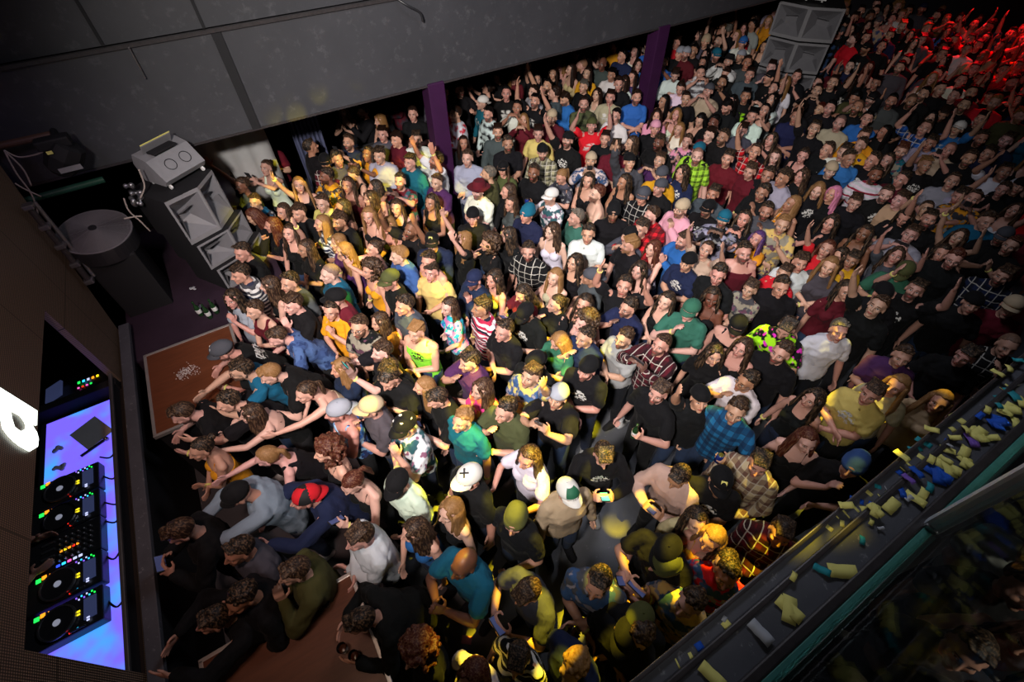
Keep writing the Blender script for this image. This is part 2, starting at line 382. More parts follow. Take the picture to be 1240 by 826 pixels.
# ---------------------------------------------------------------- hair and hats in the head frame (face +x)
def hairnoise(amp,f=60,seed=0):
    def fn(co,me):
        n=len(me.vertices); no=np.empty(n*3,'f'); me.vertices.foreach_get('normal',no); no=no.reshape(-1,3)
        a=np.arctan2(co[:,1],co[:,0]+.02)
        w=np.sin(a*23+np.sin(co[:,2]*30+seed)*1.5)*.6+np.sin(a*11+co[:,2]*25+seed)*.4
        return co+no*(amp*w)[:,None]
    return fn
def skull(pr,t,back=.0,face=True):
    """hair cap: shell around the skull that recedes inside the head over the face"""
    nu,nv=36,22; vs=[];fs=[]
    c=V((-.012,0,.028)); r=(.100,.077,.097)
    vs.append(c+V((0,0,r[2]+t)))
    def rr(dx,dy,dz):
        hl=.50 if face else .35
        m=1.0
        if dx>.05:
            edge=hl-.55*max(0,(abs(dy)-.55))*1.6
            m=min(1,max(0,(dz-edge)/.14)) if dx>.35 or dz>edge else min(1,max(0,(.35-dx)/.25)*max(0,min(1,(dz+.05)/.2)))
        if dz<-.25-back: m=min(m,max(0,1-(-.25-back-dz)/.25))
        return t*m-.022*(1-m)
    for j in range(1,nv):
        th=PI*j/nv
        for i in range(nu):
            ph=2*PI*i/nu; d=(math.sin(th)*math.cos(ph),math.sin(th)*math.sin(ph),math.cos(th)); g=rr(*d)
            vs.append(c+V((d[0]*(r[0]+g),d[1]*(r[1]+g),d[2]*(r[2]+g))))
    vs.append(c+V((0,0,-(r[2]-.022))))
    for i in range(nu):
        fs.append((0,1+i,1+(i+1)%nu)); e=len(vs)-1; b=1+(nv-2)*nu; fs.append((e,b+(i+1)%nu,b+i))
    for j in range(nv-2):
        for i in range(nu):
            a=1+j*nu+i; a2=1+j*nu+(i+1)%nu; fs.append((a,a+nu,a2+nu,a2))
    pr.add(vs,fs)
def make_hair(kind,var=0):
    pr=Prim()
    if kind=='z': skull(pr,.004); return pr.remesh('hair',.006,1500,1)
    if kind=='s':
        skull(pr,.009); rnd=random.Random(var)
        if var==0:
            for i in range(12):
                a=(i-5.5)/5.5; pr.cap((.045,a*.05,.108),(.078,a*.045+rnd.uniform(-.01,.01),.102+rnd.uniform(0,.012)),.015,.009,6)
            for i in range(30):
                a=rnd.uniform(0,2*PI); b=rnd.uniform(0,.9); p=V((-.012+.1*math.sin(b)*math.cos(a),.077*math.sin(b)*math.sin(a),.028+.105*math.cos(b))); pr.cap(p,p+V((.015,rnd.uniform(-.012,.012),.006)),.012,.007,6)
        elif var==1:
            for i in range(60):
                a=rnd.uniform(0,2*PI); b=rnd.uniform(0,1.25); d=V((math.sin(b)*math.cos(a),math.sin(b)*math.sin(a),math.cos(b)))
                if d.x>.45 and d.z<.6: continue
                p=V((-.012+.103*d.x,.080*d.y,.028+.10*d.z)); pr.ell(p+d*.004,(.016,.016,.014),None,8,5)
        else:
            for i in range(14):
                a=(i-6.5)/6.5; pr.cap((.085,a*.052,.085),(-.04,a*.06+.01,.128),.012,.014,6)
        return pr.remesh('hair',.0055,3200,2,hairnoise(.0012,60,var))
    if kind in 'lR':
        skull(pr,.011,.5); rnd=random.Random(var)
        for i in range(26):
            a=-PI*.60+PI*1.2*i/25; a=PI+a    # around the back
            x=-.01+.095*math.cos(a); y=.088*math.sin(a)
            ln=(.30 if var%2==0 else .24)+rnd.uniform(-.03,.03)
            p0=V((x,y,.03)); p1=V((x*1.12-.005,y*1.18,-.10)); p2=V((x*1.1-.02+rnd.uniform(-.02,.02),y*1.35+rnd.uniform(-.015,.015),-.10-ln*.5)); p3=V((x*.9-.02+rnd.uniform(-.02,.03),y*1.3+rnd.uniform(-.02,.02),-.10-ln))
            pr.cap(p0,p1,.020,.021,8); pr.cap(p1,p2,.021,.020,8); pr.cap(p2,p3,.020,.008,8)
        for k in (1,-1):
            if var>=1: pr.cap((.07,k*.045,.085),(.045,k*.088,-.01),.018,.016,8); pr.cap((.045,k*.088,-.01),(.05,k*.095,-.18),.017,.012,8)
        return pr.remesh('hair',.0075,5200,1,hairnoise(.004,60,var))
    if kind=='p':
        skull(pr,.010,.25)
        if var==0: pr.ell((-.125,0,.075),(.035,.038,.036)); 
        else:
            pr.cap((-.10,0,.06),(-.15,0,.03),.024,.026,8); pr.cap((-.15,0,.03),(-.155,.01,-.10),.027,.026,8); pr.cap((-.155,.01,-.10),(-.14,.02,-.24),.024,.008,8)
        return pr.remesh('hair',.006,3200,1,hairnoise(.0025,60,3))
    if kind=='c':
        skull(pr,.03,.4); rnd=random.Random(5)
        for i in range(190):
            a=rnd.uniform(0,2*PI); b=rnd.uniform(0,2.3); d=V((math.sin(b)*math.cos(a),math.sin(b)*math.sin(a),math.cos(b)))
            if d.x>.45 and d.z<.45: continue
            k=rnd.uniform(1.0,1.25); dn=max(0,-d.z)*.09
            pr.ell(V((-.02+.13*d.x*k,.115*d.y*k*(1+dn*3),.03+.115*d.z*k-dn)),(.023,.023,.023),None,8,5)
        return pr.remesh('hair',.008,7000,1,hairnoise(.003,60,9))
    if kind in ('C','B'):      # baseball cap, B is worn backwards
        s=1 if kind=='C' else -1; nu=28; vs=[];fs=[]
        nv=9; c=V((-.012,0,.040))
        for j in range(nv+1):
            th=PI*.5*j/nv*1.06
            for i in range(nu):
                ph=2*PI*i/nu; k=1+.05*(math.cos(ph*6)>.95); fr=.012*max(0,s*math.cos(ph))*math.sin(th)
                vs.append(c+V((.113*math.sin(th)*math.cos(ph)+s*fr*.6,.091*math.sin(th)*math.sin(ph),.094*math.cos(th)+fr)))
        n0=len(vs)
        for j in range(nv+1):
            th=PI*.5*j/nv*1.06
            for i in range(nu):
                ph=2*PI*i/nu; vs.append(c+V((.106*math.sin(th)*math.cos(ph),.085*math.sin(th)*math.sin(ph),.088*math.cos(th)-.002)))
        for j in range(nv):
            for i in range(nu):
                i2=(i+1)%nu; fs.append((j*nu+i,(j+1)*nu+i,(j+1)*nu+i2,j*nu+i2)); fs.append((n0+j*nu+i,n0+j*nu+i2,n0+(j+1)*nu+i2,n0+(j+1)*nu+i))
        for i in range(nu):
            i2=(i+1)%nu; fs.append((nv*nu+i,n0+nv*nu+i,n0+nv*nu+i2,nv*nu+i2))
        # brim
        b=len(vs); m=15
        for lay in (0,-.004):
            for q in range(2):
                for i in range(m):
                    a=-1.15+2.3*i/(m-1); rx=.105+.072*q*math.cos(a*.85)**.6; ry=.088+.004*q
                    vs.append(c+V((s*(rx*math.cos(a)+(.0 if q==0 else .006)),ry*math.sin(a),-.010+lay-.020*(math.sin(a)**2)*q-.012*q)))
        def Q(l,q,i): return b+l*2*m+q*m+i
        for i in range(m-1):
            fs.append((Q(0,0,i),Q(0,1,i),Q(0,1,i+1),Q(0,0,i+1))); fs.append((Q(1,0,i),Q(1,0,i+1),Q(1,1,i+1),Q(1,1,i))); fs.append((Q(0,1,i),Q(1,1,i),Q(1,1,i+1),Q(0,1,i+1)))
        # button
        pr.add(vs,fs); pr.ell(c+V((0,0,.096)),(.008,.008,.005),None,8,4)
        me=pr.mesh('cap'); me.polygons.foreach_set('use_smooth',[True]*len(me.polygons)); me.update(); return me
    if kind=='N':
        c=V((-.016,0,.045)); pr.loft([(c+V((0,0,-.045)),V((1,0,0)),V((0,1,0)),.108,.088),(c+V((-.002,0,-.04)),V((1,0,0)),V((0,1,0)),.116,.095),(c+V((-.004,0,-.005)),V((1,0,0)),V((0,1,0)),.116,.095),(c+V((-.004,0,.0)),V((1,0,0)),V((0,1,0)),.109,.089),(c+V((-.008,0,.05)),V((1,0,0)),V((0,1,0)),.100,.082),(c+V((-.02,0,.088)),V((1,0,0)),V((0,1,0)),.066,.056),(c+V((-.026,0,.104)),V((1,0,0)),V((0,1,0)),.02,.018)],24)
        me=pr.mesh('beanie'); me.polygons.foreach_set('use_smooth',[True]*len(me.polygons)); return me
    if kind=='H':
        c=V((-.012,0,.045)); X=V((1,0,0)); Y=V((0,1,0))
        pr.loft([(c+V((0,0,-.004)),X,Y,.108,.088),(c+V((.0,0,-.006)),X,Y,.165,.145),(c+V((0,0,.008)),X,Y,.172,.150),(c+V((0,0,.008)),X,Y,.112,.092),(c+V((0,0,.06)),X,Y,.104,.082),(c+V((0,0,.098)),X,Y,.088,.062),(c+V((0,0,.090)),X,Y,.05,.02)],24)
        me=pr.mesh('brimmed_hat'); me.polygons.foreach_set('use_smooth',[False]*len(me.polygons)); return me

def dome_patch(ph0,ph1,th0,th1,grow=.0025,back=1):
    m=Prim(); n=12; k=6; vs=[];fs=[]; c=V((-.012,0,.040))
    for j in range(k+1):
        th=th0+(th1-th0)*j/k
        for i in range(n+1):
            ph=ph0+(ph1-ph0)*i/n; fr=.012*max(0,math.cos(ph))*math.sin(th)
            vs.append(c+V(((.113+grow)*math.sin(th)*math.cos(ph)+fr*.6,(.091+grow)*math.sin(th)*math.sin(ph),(.094+grow)*math.cos(th)+fr)))
    for j in range(k):
        for i in range(n):
            a=j*(n+1)+i; fs.append((a,a+n+1,a+n+2,a+1))
    return vs,fs
# ---------------------------------------------------------------- object bookkeeping
def tag(o,label=None,cat=None,group=None,kind=None):
    if label: o['label']=label
    if cat: o['category']=cat
    if group: o['group']=group
    if kind: o['kind']=kind
    return o
def empty(name,loc=(0,0,0),rz=0):
    o=bpy.data.objects.new(name,None); COL.objects.link(o); o.location=loc; o.rotation_euler=(0,0,rz); o.empty_display_size=.1; return o
class MB:
    """collects simple solids into one mesh"""
    def __init__(s): s.v=[]; s.f=[]
    def poly(s,vs,fs):
        b=len(s.v); s.v+=[tuple(p) for p in vs]; s.f+=[tuple(b+i for i in q) for q in fs]; return s
    def box(s,c,size,R=None,bev=0):
        c=V(c); h=V(size)/2; R=R or Matrix.Identity(3)
        if bev:
            b=min(bev,*(x*.9 for x in h)); vs=[];
            bm=bmesh.new(); bmesh.ops.create_cube(bm,size=2)
            for v in bm.verts: v.co=V((v.co.x*h.x,v.co.y*h.y,v.co.z*h.z))
            bmesh.ops.bevel(bm,geom=list(bm.edges),offset=b,segments=2,affect='EDGES',profile=.6)
            bm.verts.index_update(); vs=[c+R@v.co for v in bm.verts]; fs=[[v.index for v in f.verts] for f in bm.faces]; bm.free()
            return s.poly(vs,fs)
        vs=[c+R@V((x*h.x,y*h.y,z*h.z)) for x in (-1,1) for y in (-1,1) for z in (-1,1)]
        return s.poly(vs,[(0,1,3,2),(4,6,7,5),(0,4,5,1),(2,3,7,6),(0,2,6,4),(1,5,7,3)])
    def tube(s,pts,r,n=8):
        pts=[V(p) for p in pts]
        for a,b in zip(pts,pts[1:]):
            P=Prim(); P.cap(a,b,r,r,n,False); s.poly(P.v,P.f)
        return s
    def sweep(s,pts,r,n=6):
        """smooth tube through points"""
        P=[V(p) for p in pts]; out=[]
        for i in range(len(P)-1):
            p0=P[max(0,i-1)];p1=P[i];p2=P[i+1];p3=P[min(len(P)-1,i+2)]
            for k in range(6):
                t=k/6; out.append(.5*((2*p1)+(p2-p0)*t+(2*p0-5*p1+4*p2-p3)*t*t+(3*p1-p0-3*p2+p3)*t**3))
        out.append(P[-1]); vs=[];fs=[]
        for i,p in enumerate(out):
            d=(out[min(i+1,len(out)-1)]-out[max(i-1,0)]).normalized(); a=d.cross(V((.13,.27,.95))).normalized(); b=d.cross(a)
            for k in range(n):
                an=2*PI*k/n; vs.append(p+(a*math.cos(an)+b*math.sin(an))*r)
        for i in range(len(out)-1):
            for k in range(n):
                k2=(k+1)%n; fs.append((i*n+k,i*n+k2,(i+1)*n+k2,(i+1)*n+k))
        fs.append(tuple(range(n-1,-1,-1))); fs.append(tuple((len(out)-1)*n+i for i in range(n)))
        return s.poly(vs,fs)
    def lathe(s,c,prof,n=24,R=None):
        c=V(c); R=R or Matrix.Identity(3); vs=[];fs=[]
        for (r,z) in prof:
            for i in range(n):
                a=2*PI*i/n; vs.append(c+R@V((r*math.cos(a),r*math.sin(a),z)))
        m=len(prof)
        for j in range(m-1):
            for i in range(n):
                i2=(i+1)%n; fs.append((j*n+i,j*n+i2,(j+1)*n+i2,(j+1)*n+i))
        fs.append(tuple(range(n-1,-1,-1))); fs.append(tuple((m-1)*n+i for i in range(n)))
        return s.poly(vs,fs)
    def build(s,name,mat,parent=None,smooth=False,loc=None):
        me=bpy.data.meshes.new(name); me.from_pydata(s.v,[],s.f)
        if loc is not None: me.transform(Matrix.Translation(-V(loc)))
        bm=bmesh.new(); bm.from_mesh(me); bmesh.ops.recalc_face_normals(bm,faces=bm.faces); bm.to_mesh(me); bm.free()
        me.materials.append(mat); me.polygons.foreach_set('use_smooth',[smooth]*len(me.polygons)); me.update()
        o=bpy.data.objects.new(name,me); COL.objects.link(o)
        if loc is not None: o.location=loc
        if parent: o.parent=parent
        return o
def prism(poly,vec):   # closed polygon extruded by a vector
    n=len(poly); vec=V(vec); vs=[V(p) for p in poly]+[V(p)+vec for p in poly]
    return vs,[tuple(range(n))[::-1],tuple(range(n,2*n))]+[(i,(i+1)%n,n+(i+1)%n,n+i) for i in range(n)]
# ---------------------------------------------------------------- materials of the place
def env_mats():
    # scuffed black floor
    t=NT('dance_floor'); co=t.coord(); n1=t.noise(co,1.3,5,.6); n2=t.noise(co,14,5,.7)
    c=t.mix(n1.outputs[0],(.050,.052,.060),(.10,.104,.118)); c=t.mix(t.step(n2.outputs[0],.66,.05),c,(.15,.15,.17))
    t.set(Base_Color=c,Roughness=t.ma('ADD',t.ma('MULTIPLY',n1.outputs[0],.35),.3)); t.bump(n2.outputs[0],.15,.004); M['floor']=t.m
    t=NT('black_painted_panel'); co=t.coord(); n1=t.noise(co,1.1,6,.65); n2=t.noise(co,9,5,.7)
    c=t.mix(n1.outputs[0],(.022,.023,.028),(.052,.053,.062)); c=t.mix(t.ma('MULTIPLY',t.step(n2.outputs[0],.62,.08),.35),c,(.11,.11,.12))
    t.set(Base_Color=c,Roughness=.55); t.bump(n2.outputs[0],.1,.004); M['fascia']=t.m
    M['black']=simple('matt_black',(.012,.012,.014),.7,0,.3)
    M['blackgloss']=simple('satin_black_plastic',(.02,.02,.023),.35,0,.5)
    M['dark']=simple('dark_wall_paint',(.016,.016,.02),.8,0,.2)
    M['cloth_black']=simple('black_stage_cloth',(.030,.018,.030),.9,0,.1,.5,3,.6)
    M['purple']=simple('purple_pillar_paint',(.034,.006,.040),.6,0,.3,.25,5)
    M['grey']=simple('grey_speaker_paint',(.21,.21,.225),.5,0,.4,.12,12,.05)
    M['greyin']=simple('grey_horn_lining',(.15,.15,.165),.5,0,.4,.12,12,.05)
    M['guard']=simple('grey_wire_guard',(.20,.19,.21),.5,.2,.5); M['steel']=simple('brushed_steel',(.35,.35,.37),.35,.9,.5)
    M['alu']=simple('aluminium_edge',(.55,.52,.50),.4,.7,.5)
    M['chrome']=simple('chrome',(.75,.75,.78),.15,1,.5,.02)
    M['white']=simple('white_plastic',(.7,.7,.7),.5)
    M['cable']=simple('pale_cable',(.35,.30,.27),.6)
    M['green']=simple('dark_green_pipe',(.012,.07,.045),.6)
    M['brown']=simple('rusty_pipe',(.09,.045,.03),.6)
    # wood riser
    t=NT('stained_plywood'); co=t.coord(); mp=t.n('ShaderNodeMapping'); mp.inputs['Scale'].default_value=(1.2,9,4); t.link(co,mp.inputs[0])
    n1=t.noise(mp.outputs[0],3,6,.6); n2=t.noise(co,2,3)
    c=t.mix(n1.outputs[0],(.065,.018,.008),(.21,.068,.028)); c=t.mix(t.ma('MULTIPLY',n2.outputs[0],.5),c,(.07,.021,.011))
    t.set(Base_Color=c,Roughness=.38); t.bump(n1.outputs[0],.08,.003); M['wood']=t.m
    # LED screen tiles: a grid of dark diodes
    t=NT('led_screen_mesh'); co=t.coord(); x,y,z=t.xyz(co)
    px=t.ma('FRACT',t.ma('MULTIPLY',y,62.0)); pz=t.ma('FRACT',t.ma('MULTIPLY',z,62.0))
    d=t.ell(px,pz,.5,.5,.33,.33,.3)
    seam=t.ma('MAXIMUM',t.step(t.ma('FRACT',t.ma('MULTIPLY',y,1.0)),.985,.004),t.step(t.ma('FRACT',t.ma('MULTIPLY',z,1.0)),.985,.004))
    c=t.mix(d,(.018,.014,.012),(.16,.115,.09)); c=t.mix(seam,c,(.008,.007,.007))
    t.set(Base_Color=c,Roughness=.5); t.b.inputs['Emission Color'].default_value=(.35,.20,.13,1); t.link(t.ma('MULTIPLY',d,.06),t.b.inputs['Emission Strength']); M['led']=t.m
    M['letter']=emis('lit_led_letter','#f2fff4',3.2)
    t=NT('glowing_table_panel'); co=t.coord(); n=t.noise(co,3.4,2); c=t.mix(t.step(n.outputs[0],.60,.16),(.17,.11,1.0),(.05,.32,1.0))
    t.set(Base_Color=(.2,.2,.9),Roughness=.4); t.link(c,t.b.inputs['Emission Color']); t.b.inputs['Emission Strength'].default_value=1.25; M['glow']=t.m
    for k,h,s in (('e_green','#22ff55',1.6),('e_orange','#ff9a20',1.6),('e_red','#ff3020',1.4),('e_cyan','#30c8ff',1.8),('e_blue','#3050ff',1.6),('e_violet','#9060ff',1.2),('e_white','#cfd6ff',1.1),('e_yellow','#f8e020',1.4),('e_pink','#ff60c0',1.4),('e_warm','#ffd9a0',2.2),('e_dimwhite','#b0b4c8',.45)): M[k]=emis('lit_'+k[2:],h,s)
    M['screen']=emis('dim_screen','#46507c',.35)
    M['phonescreen']=emis('phone_screen_teal','#48c8c0',.9); M['phonewhite']=emis('phone_screen_white','#e8f4ff',2.5)
    # tinted glass
    t=NT('balustrade_glass'); t.set(Base_Color=(.72,.86,.84),Roughness=.0); t.b.inputs['Transmission Weight'].default_value=1; t.b.inputs['IOR'].default_value=1.02; M['glass']=t.m
    t=NT('clear_glass'); t.set(Base_Color=(.9,.95,.95),Roughness=.03); t.b.inputs['Transmission Weight'].default_value=1; t.b.inputs['IOR'].default_value=1.4; M['clear']=t.m
    M['postmetal']=simple('post_metal',(.62,.68,.74),.4,.3,.6,.1,6); M['glassedge']=simple('green_glass_edge',(.06,.22,.19),.25,0,.6,.3,20)
    M['card']=simple('card_back',hexc('#b8646c'),.5)
    t=NT('scuffed_black_ledge'); co=t.coord(); n1=t.noise(co,26,6,.7); n2=t.noise(co,5,4,.6)
    c=t.mix(n2.outputs[0],(.045,.047,.056),(.095,.10,.12)); c=t.mix(t.ma('MULTIPLY',t.step(n1.outputs[0],.64,.04),.6),c,(.25,.26,.28))
    t.set(Base_Color=c,Roughness=.5); t.bump(n1.outputs[0],.2,.002); M['ledge']=t.m
    M['rail']=simple('dark_handrail',(.045,.04,.042),.35,.2,.5,.5,30)
    for k,h in (('p_yellow','#d9d37a'),('p_blue','#1b50b8'),('p_teal','#2a8f9c'),('p_white','#a9adb4'),('p_violet','#7a58b8')): M[k]=simple('paper_'+k[2:],hexc(h),.7,0,.2,.06)
    for k,h in (('bottle','#1d3a20'),('can','#1c2f7a'),('beer','#b86a1a'),('red','#b8202a'),('amber','#4a2410'),('cardx','#b05a60')): M[k]=simple('drink_'+k,hexc(h),.2,0,.6,.05)
    M['bluecurtain']=simple('blue_grey_curtain',(.09,.10,.18),.85,0,.2,.3,3,.4)
    M['banner']=simple('pale_banner_cloth',(.42,.42,.42),.85,0,.2,.08)
def struct(o): o['kind']='structure'; return o
YF=6.75
def build_env():
    struct(MB().box((5,4.5,-.05),(24,18,.1)).build('floor',M['floor']))
    struct(MB().box((5,4.5,7.25),(24,18,.1)).build('ceiling',M['dark']))
    struct(MB().box((17.05,4.5,3.6),(.1,18,7.3)).build('wall_back',M['dark']))
    struct(MB().box((-7.0,4.5,3.6),(.1,18,7.3)).build('wall_front',M['dark']))
    struct(MB().box((5,13.55,3.6),(24,.1,7.3)).build('wall_far',M['dark']))
    struct(MB().box((5,-4.5,3.6),(24,.1,7.3)).build('wall_near',M['dark']))
    # balcony fascia opposite the camera
    m=MB(); m.box((5.2,YF+.06,3.135),(23.2,.12,1.07)); o=struct(m.build('wall_balcony_face',M['fascia']))
    struct(MB().box((5.2,YF+.13,5.45),(23.2,.12,3.5)).build('wall_balcony_upper',M['fascia']))
    struct(MB().box((5.2,YF+3.4,2.68),(23.2,6.6,.10)).build('ceiling_under_balcony',M['dark']))
    m=MB(); m.box((5.2,YF-.012,3.685),(23.2,.05,.035)); m.box((5.2,YF-.008,2.605),(23.2,.03,.022)); struct(m.build('trim_1',M['rail']))
    a=aty(262,42,YF); b=aty(308,150,YF)
    struct(MB().box((a.x,YF-.012,3.135),(.10,.03,1.05)).build('trim_2',M['black']))
    for i,(p,q) in enumerate((((92,0),(122,48)),((232,0),(243,25)))):
        u=aty(*p,YF+.06); struct(MB().box((u.x,YF+.062,3.95),(.03,.02,.5)).build('trim_%d'%(3+i),M['black']))
    for i,px in enumerate(((536,200),(792,130))):
        p=atz(*px,1.3); o=MB().box((p.x,YF+.10,1.32),(.26,.26,2.62),None,.012).build('pillar',M['purple'])
        struct(o)
    u=aty(156,58,YF-.05); w=aty(176,95,YF-.05)
    r=MB().tube([u,w],.009).build('hanging_rod',M['steel']); tag(r,'thin pale metal rod hanging on the dark balcony face','rod')
    pts=[aty(474,-6,YF),aty(492,6,YF-.1),aty(508,15,YF-.1),aty(512,26,YF-.1)]
    r=MB().sweep(pts,.014).build('cable_hook',M['blackgloss'],smooth=True); tag(r,'black hooked cable end dangling across the upper balcony face','cable')
    # banner and curtain under the balcony
    p=atz(295,220,1.3); q=atz(295,175,2.3)
    MBn=MB(); vs=[];fs=[]; n=16
    a=V((-.55,7.9,2.5)); b=V((.45,8.05,2.5))
    for i in range(n+1):
        for z in (2.55,1.9,1.4,1.0):
            pp=a.lerp(b,i/n); vs.append((pp.x,pp.y+.03*math.sin(i*1.7),z))
    for i in range(n):
        for j in range(3): fs.append((i*4+j,i*4+j+1,i*4+j+5,i*4+j+4))
    o=MBn.poly(vs,fs).build('banner',M['banner'],smooth=True); o.modifiers.new('s','SOLIDIFY').thickness=.01
    tag(o,'pale cloth banner hanging under the balcony beside the speaker stack','banner')
    vs=[];fs=[]; a=V((.86,8.6,0)); b=V((1.35,8.7,0)); n=40
    for i in range(n+1):
        for z in (2.6,1.4,.1):
            pp=a.lerp(b,i/n); vs.append((pp.x,pp.y+.05*math.sin(i*1.1),z))
    for i in range(n):
        for j in range(2): fs.append((i*3+j,i*3+j+1,i*3+j+4,i*3+j+3))
    o=MB().poly(vs,fs).build('curtain',M['bluecurtain'],smooth=True); o.modifiers.new('s','SOLIDIFY').thickness=.01
    tag(o,'blue-grey pleated curtain hanging behind the crowd under the balcony','curtain')
    r=empty('bar_rail',(2.6,8.6,0)); tag(r,'grey metal bar rail on posts behind the crowd under the balcony','rail')
    MB().box((0,0,1.1),(1.8,.12,.05),None,.01).build('rail_top',M['steel'],r)
    for x in (-.8,0,.8): MB().tube([(x,0,0),(x,0,1.1)],.025).build('rail_post',M['steel'],r)
    build_stage(); build_speakers(); build_parapet(); build_small()
def build_stage():
    # stage decks
    struct(MB().box((-4.6,2.4,.1),(4.7,9.6,.2)).build('floor_stage',M['black']))
    o=MB().box((-1.12,6.6,.55),(1.9,2.8,1.09),None,.03).build('stage_wing',M['cloth_black']); struct(o)
    # LED wall with the booth opening
    X=-2.14; y0,y1,z0,z1=1.80,4.93,1.13,2.24
    L=empty('led_wall',(X,3.5,0)); tag(L,'huge dark LED video wall framing the DJ booth opening','video wall')
    m=MB()
    def slab(poly): vs,fs=prism([(X,y,z) for y,z in poly],(-.06,0,0)); m.poly([V(v)-V((X,3.5,0)) for v in vs],fs)
    slab([(-3.5,.0),(y0,.0),(y0,5.2),(-3.5,5.2)]); slab([(y0,z1),(y1,z1),(y1,5.2),(y0,5.2)]); slab([(y0,0),(y1,0),(y1,z0),(y0,z0)]); slab([(y1,0),(5.75,0),(5.85,1.13),(6.62,2.95),(6.62,5.2),(y1,5.2)])
    m.build('led_panel',M['led'],L)
    # the lit letter
    sc=80/508; P=lambda x,y: atx(x*sc,440+y*sc,X+.012)
    out=[P(-40,157),P(0,185),P(288,365),P(285,475),P(268,480),P(245,460),P(262,495),P(285,530),P(298,580),P(292,640),P(225,680),P(150,640),P(100,600),P(60,560),P(15,500),P(2,420),P(-4,350),P(-40,330)]
    hole=[P(85,370),P(150,405),P(180,445),P(197,480),P(190,510),P(160,522),P(115,490),P(95,430)]
    bm=bmesh.new()
    def loop(pts):
        vs=[bm.verts.new(p-V((X,3.5,0))) for p in pts]; return [bm.edges.new((vs[i],vs[(i+1)%len(vs)])) for i in range(len(vs))]
    e=loop(out)+loop(hole); bmesh.ops.triangle_fill(bm,use_beauty=True,edges=e); me=bpy.data.meshes.new('lit_letter'); bm.to_mesh(me); bm.free(); me.materials.append(M['letter'])
    o=bpy.data.objects.new('lit_letter',me); COL.objects.link(o); o.parent=L; o['label']='glowing white letter d'
    # booth shell, rail and lip
    o=MB().box((-2.17,3.36,1.27),(.03,3.2,.03),None,.006).build('booth_rail',M['steel']); tag(o,'thin metal rail along the front of the DJ booth table','rail')
    m=MB(); m.box((-2.175,3.36,1.19),(.02,3.13,.14)); struct(m.build('trim_5',M['blackgloss']))
    o=MB().box((-2.04,3.0,1.18),(.11,5.6,.05),None,.006).build('stage_lip',M['ledge']); tag(o,'scratched black ledge running along the stage front below the booth','ledge')
    struct(MB().box((-2.06,3.0,.58),(.06,5.6,1.15)).build('wall_stage_front',M['black']))
    struct(MB().box((-3.9,3.4,1.7),(.05,4.4,1.5)).build('wall_booth_back',M['dark']))
    # table with glowing top
    T=empty('dj_table',(-2.55,3.33,1.0)); tag(T,'long DJ booth table with a glowing blue and violet top','table')
    MB().box((0,0,.06),(.74,2.92,.06),None,.01).build('table_frame',M['black'],T); MB().box((.02,0,.094),(.66,2.84,.012)).build('glowing_top',M['glow'],T)
    MB().box((-.3,1.3,-.5),(.05,.05,1.06)).build('leg',M['black'],T); MB().box((-.3,-1.3,-.5),(.05,.05,1.06)).build('leg',M['black'],T)
    ZT=1.103
    B=empty('table_divider',(-2.55,4.86,0)); tag(B,'black crossbeam at the end of the glowing DJ table','beam'); MB().box((0,0,1.15),(.8,.10,.16),None,.01).build('beam',M['black'],B)
    def lamp(par,x,y,mat,sx=.012,sy=.012,z=.0,nm='lit_button'):
        MB().box((x,y,z),(sx,sy,.006),None,.002).build(nm,M[mat],par)
    def deck(y,labelx,scr=True,ring=False):
        D=empty('media_player',(-2.60,y,ZT)); tag(D,labelx,'media player','media players on the DJ table')
        MB().box((-.02,0,.05),(.54,.29,.10),None,.012).build('body',M['blackgloss'],D)
        MB().lathe((-.05,0,.10),[(.125,0),(.125,.012),(.118,.02),(.09,.02)],36).build('jog_wheel',M['blackgloss'],D)
        MB().lathe((-.05,0,.12),[(.128,-.012),(.128,.004),(.115,.006),(.112,-.012)],36).build('jog_ring',M['chrome'] if ring else M['steel'],D)
        MB().lathe((-.05,0,.12),[(.026,0),(.024,.006)],20).build('jog_display',M['e_dimwhite'] ,D)
        MB().box((.165,0,.105),(.085,.17,.012),None,.003).build('screen',M['screen'],D)
        lamp(D,-.195,.115,'e_green',.034,.034,.103,'play_button'); lamp(D,-.155,.125,'e_orange',.032,.032,.103,'cue_button')
        for i in range(4): lamp(D,-.115+.024*i,.13,'e_orange',.008,.008,.103)
        for i,c in enumerate(('e_violet','e_white','e_cyan','e_violet','e_white','e_cyan','e_green','e_green')): lamp(D,.09+.018*i-.02,.125-.02*(i%2),c,.010,.012,.103)
        for dy in (-.015,.01): lamp(D,.085,.0+dy,'e_yellow',.02,.014,.103)
        for dy in (-.1,-.08): lamp(D,.155,dy,'e_white',.02,.012,.113)
        lamp(D,.03,-.125,'e_red',.018,.012,.103); lamp(D,.08,-.12,'e_cyan',.012,.014,.103)
        MB().box((.08,-.125,.105),(.10,.012,.014)).build('tempo_slider',M['steel'],D)
        return D
    ys=[3.74,3.43,2.80,2.48]
    deck(ys[0],'black media player with jog wheel, farthest from the audience edge mixer end of the row'); 
    for o in [o for o in bpy.data.objects if o.name.startswith('media_player')]: o['label']='black media player with small white jog display, next to the microphone'
    deck(ys[1],'black media player with a bright chrome ringed jog wheel',ring=True)
    deck(ys[2],'black media player touching the mixer on the hand side'); deck(ys[3],'black media player at the end of the row nearest the booth corner')
    X_=empty('dj_mixer',(-2.60,3.115,ZT)); tag(X_,'black DJ mixer full of knobs between two pairs of media players','mixer')
    MB().box((-.02,0,.05),(.54,.325,.10),None,.012).build('body',M['blackgloss'],X_)
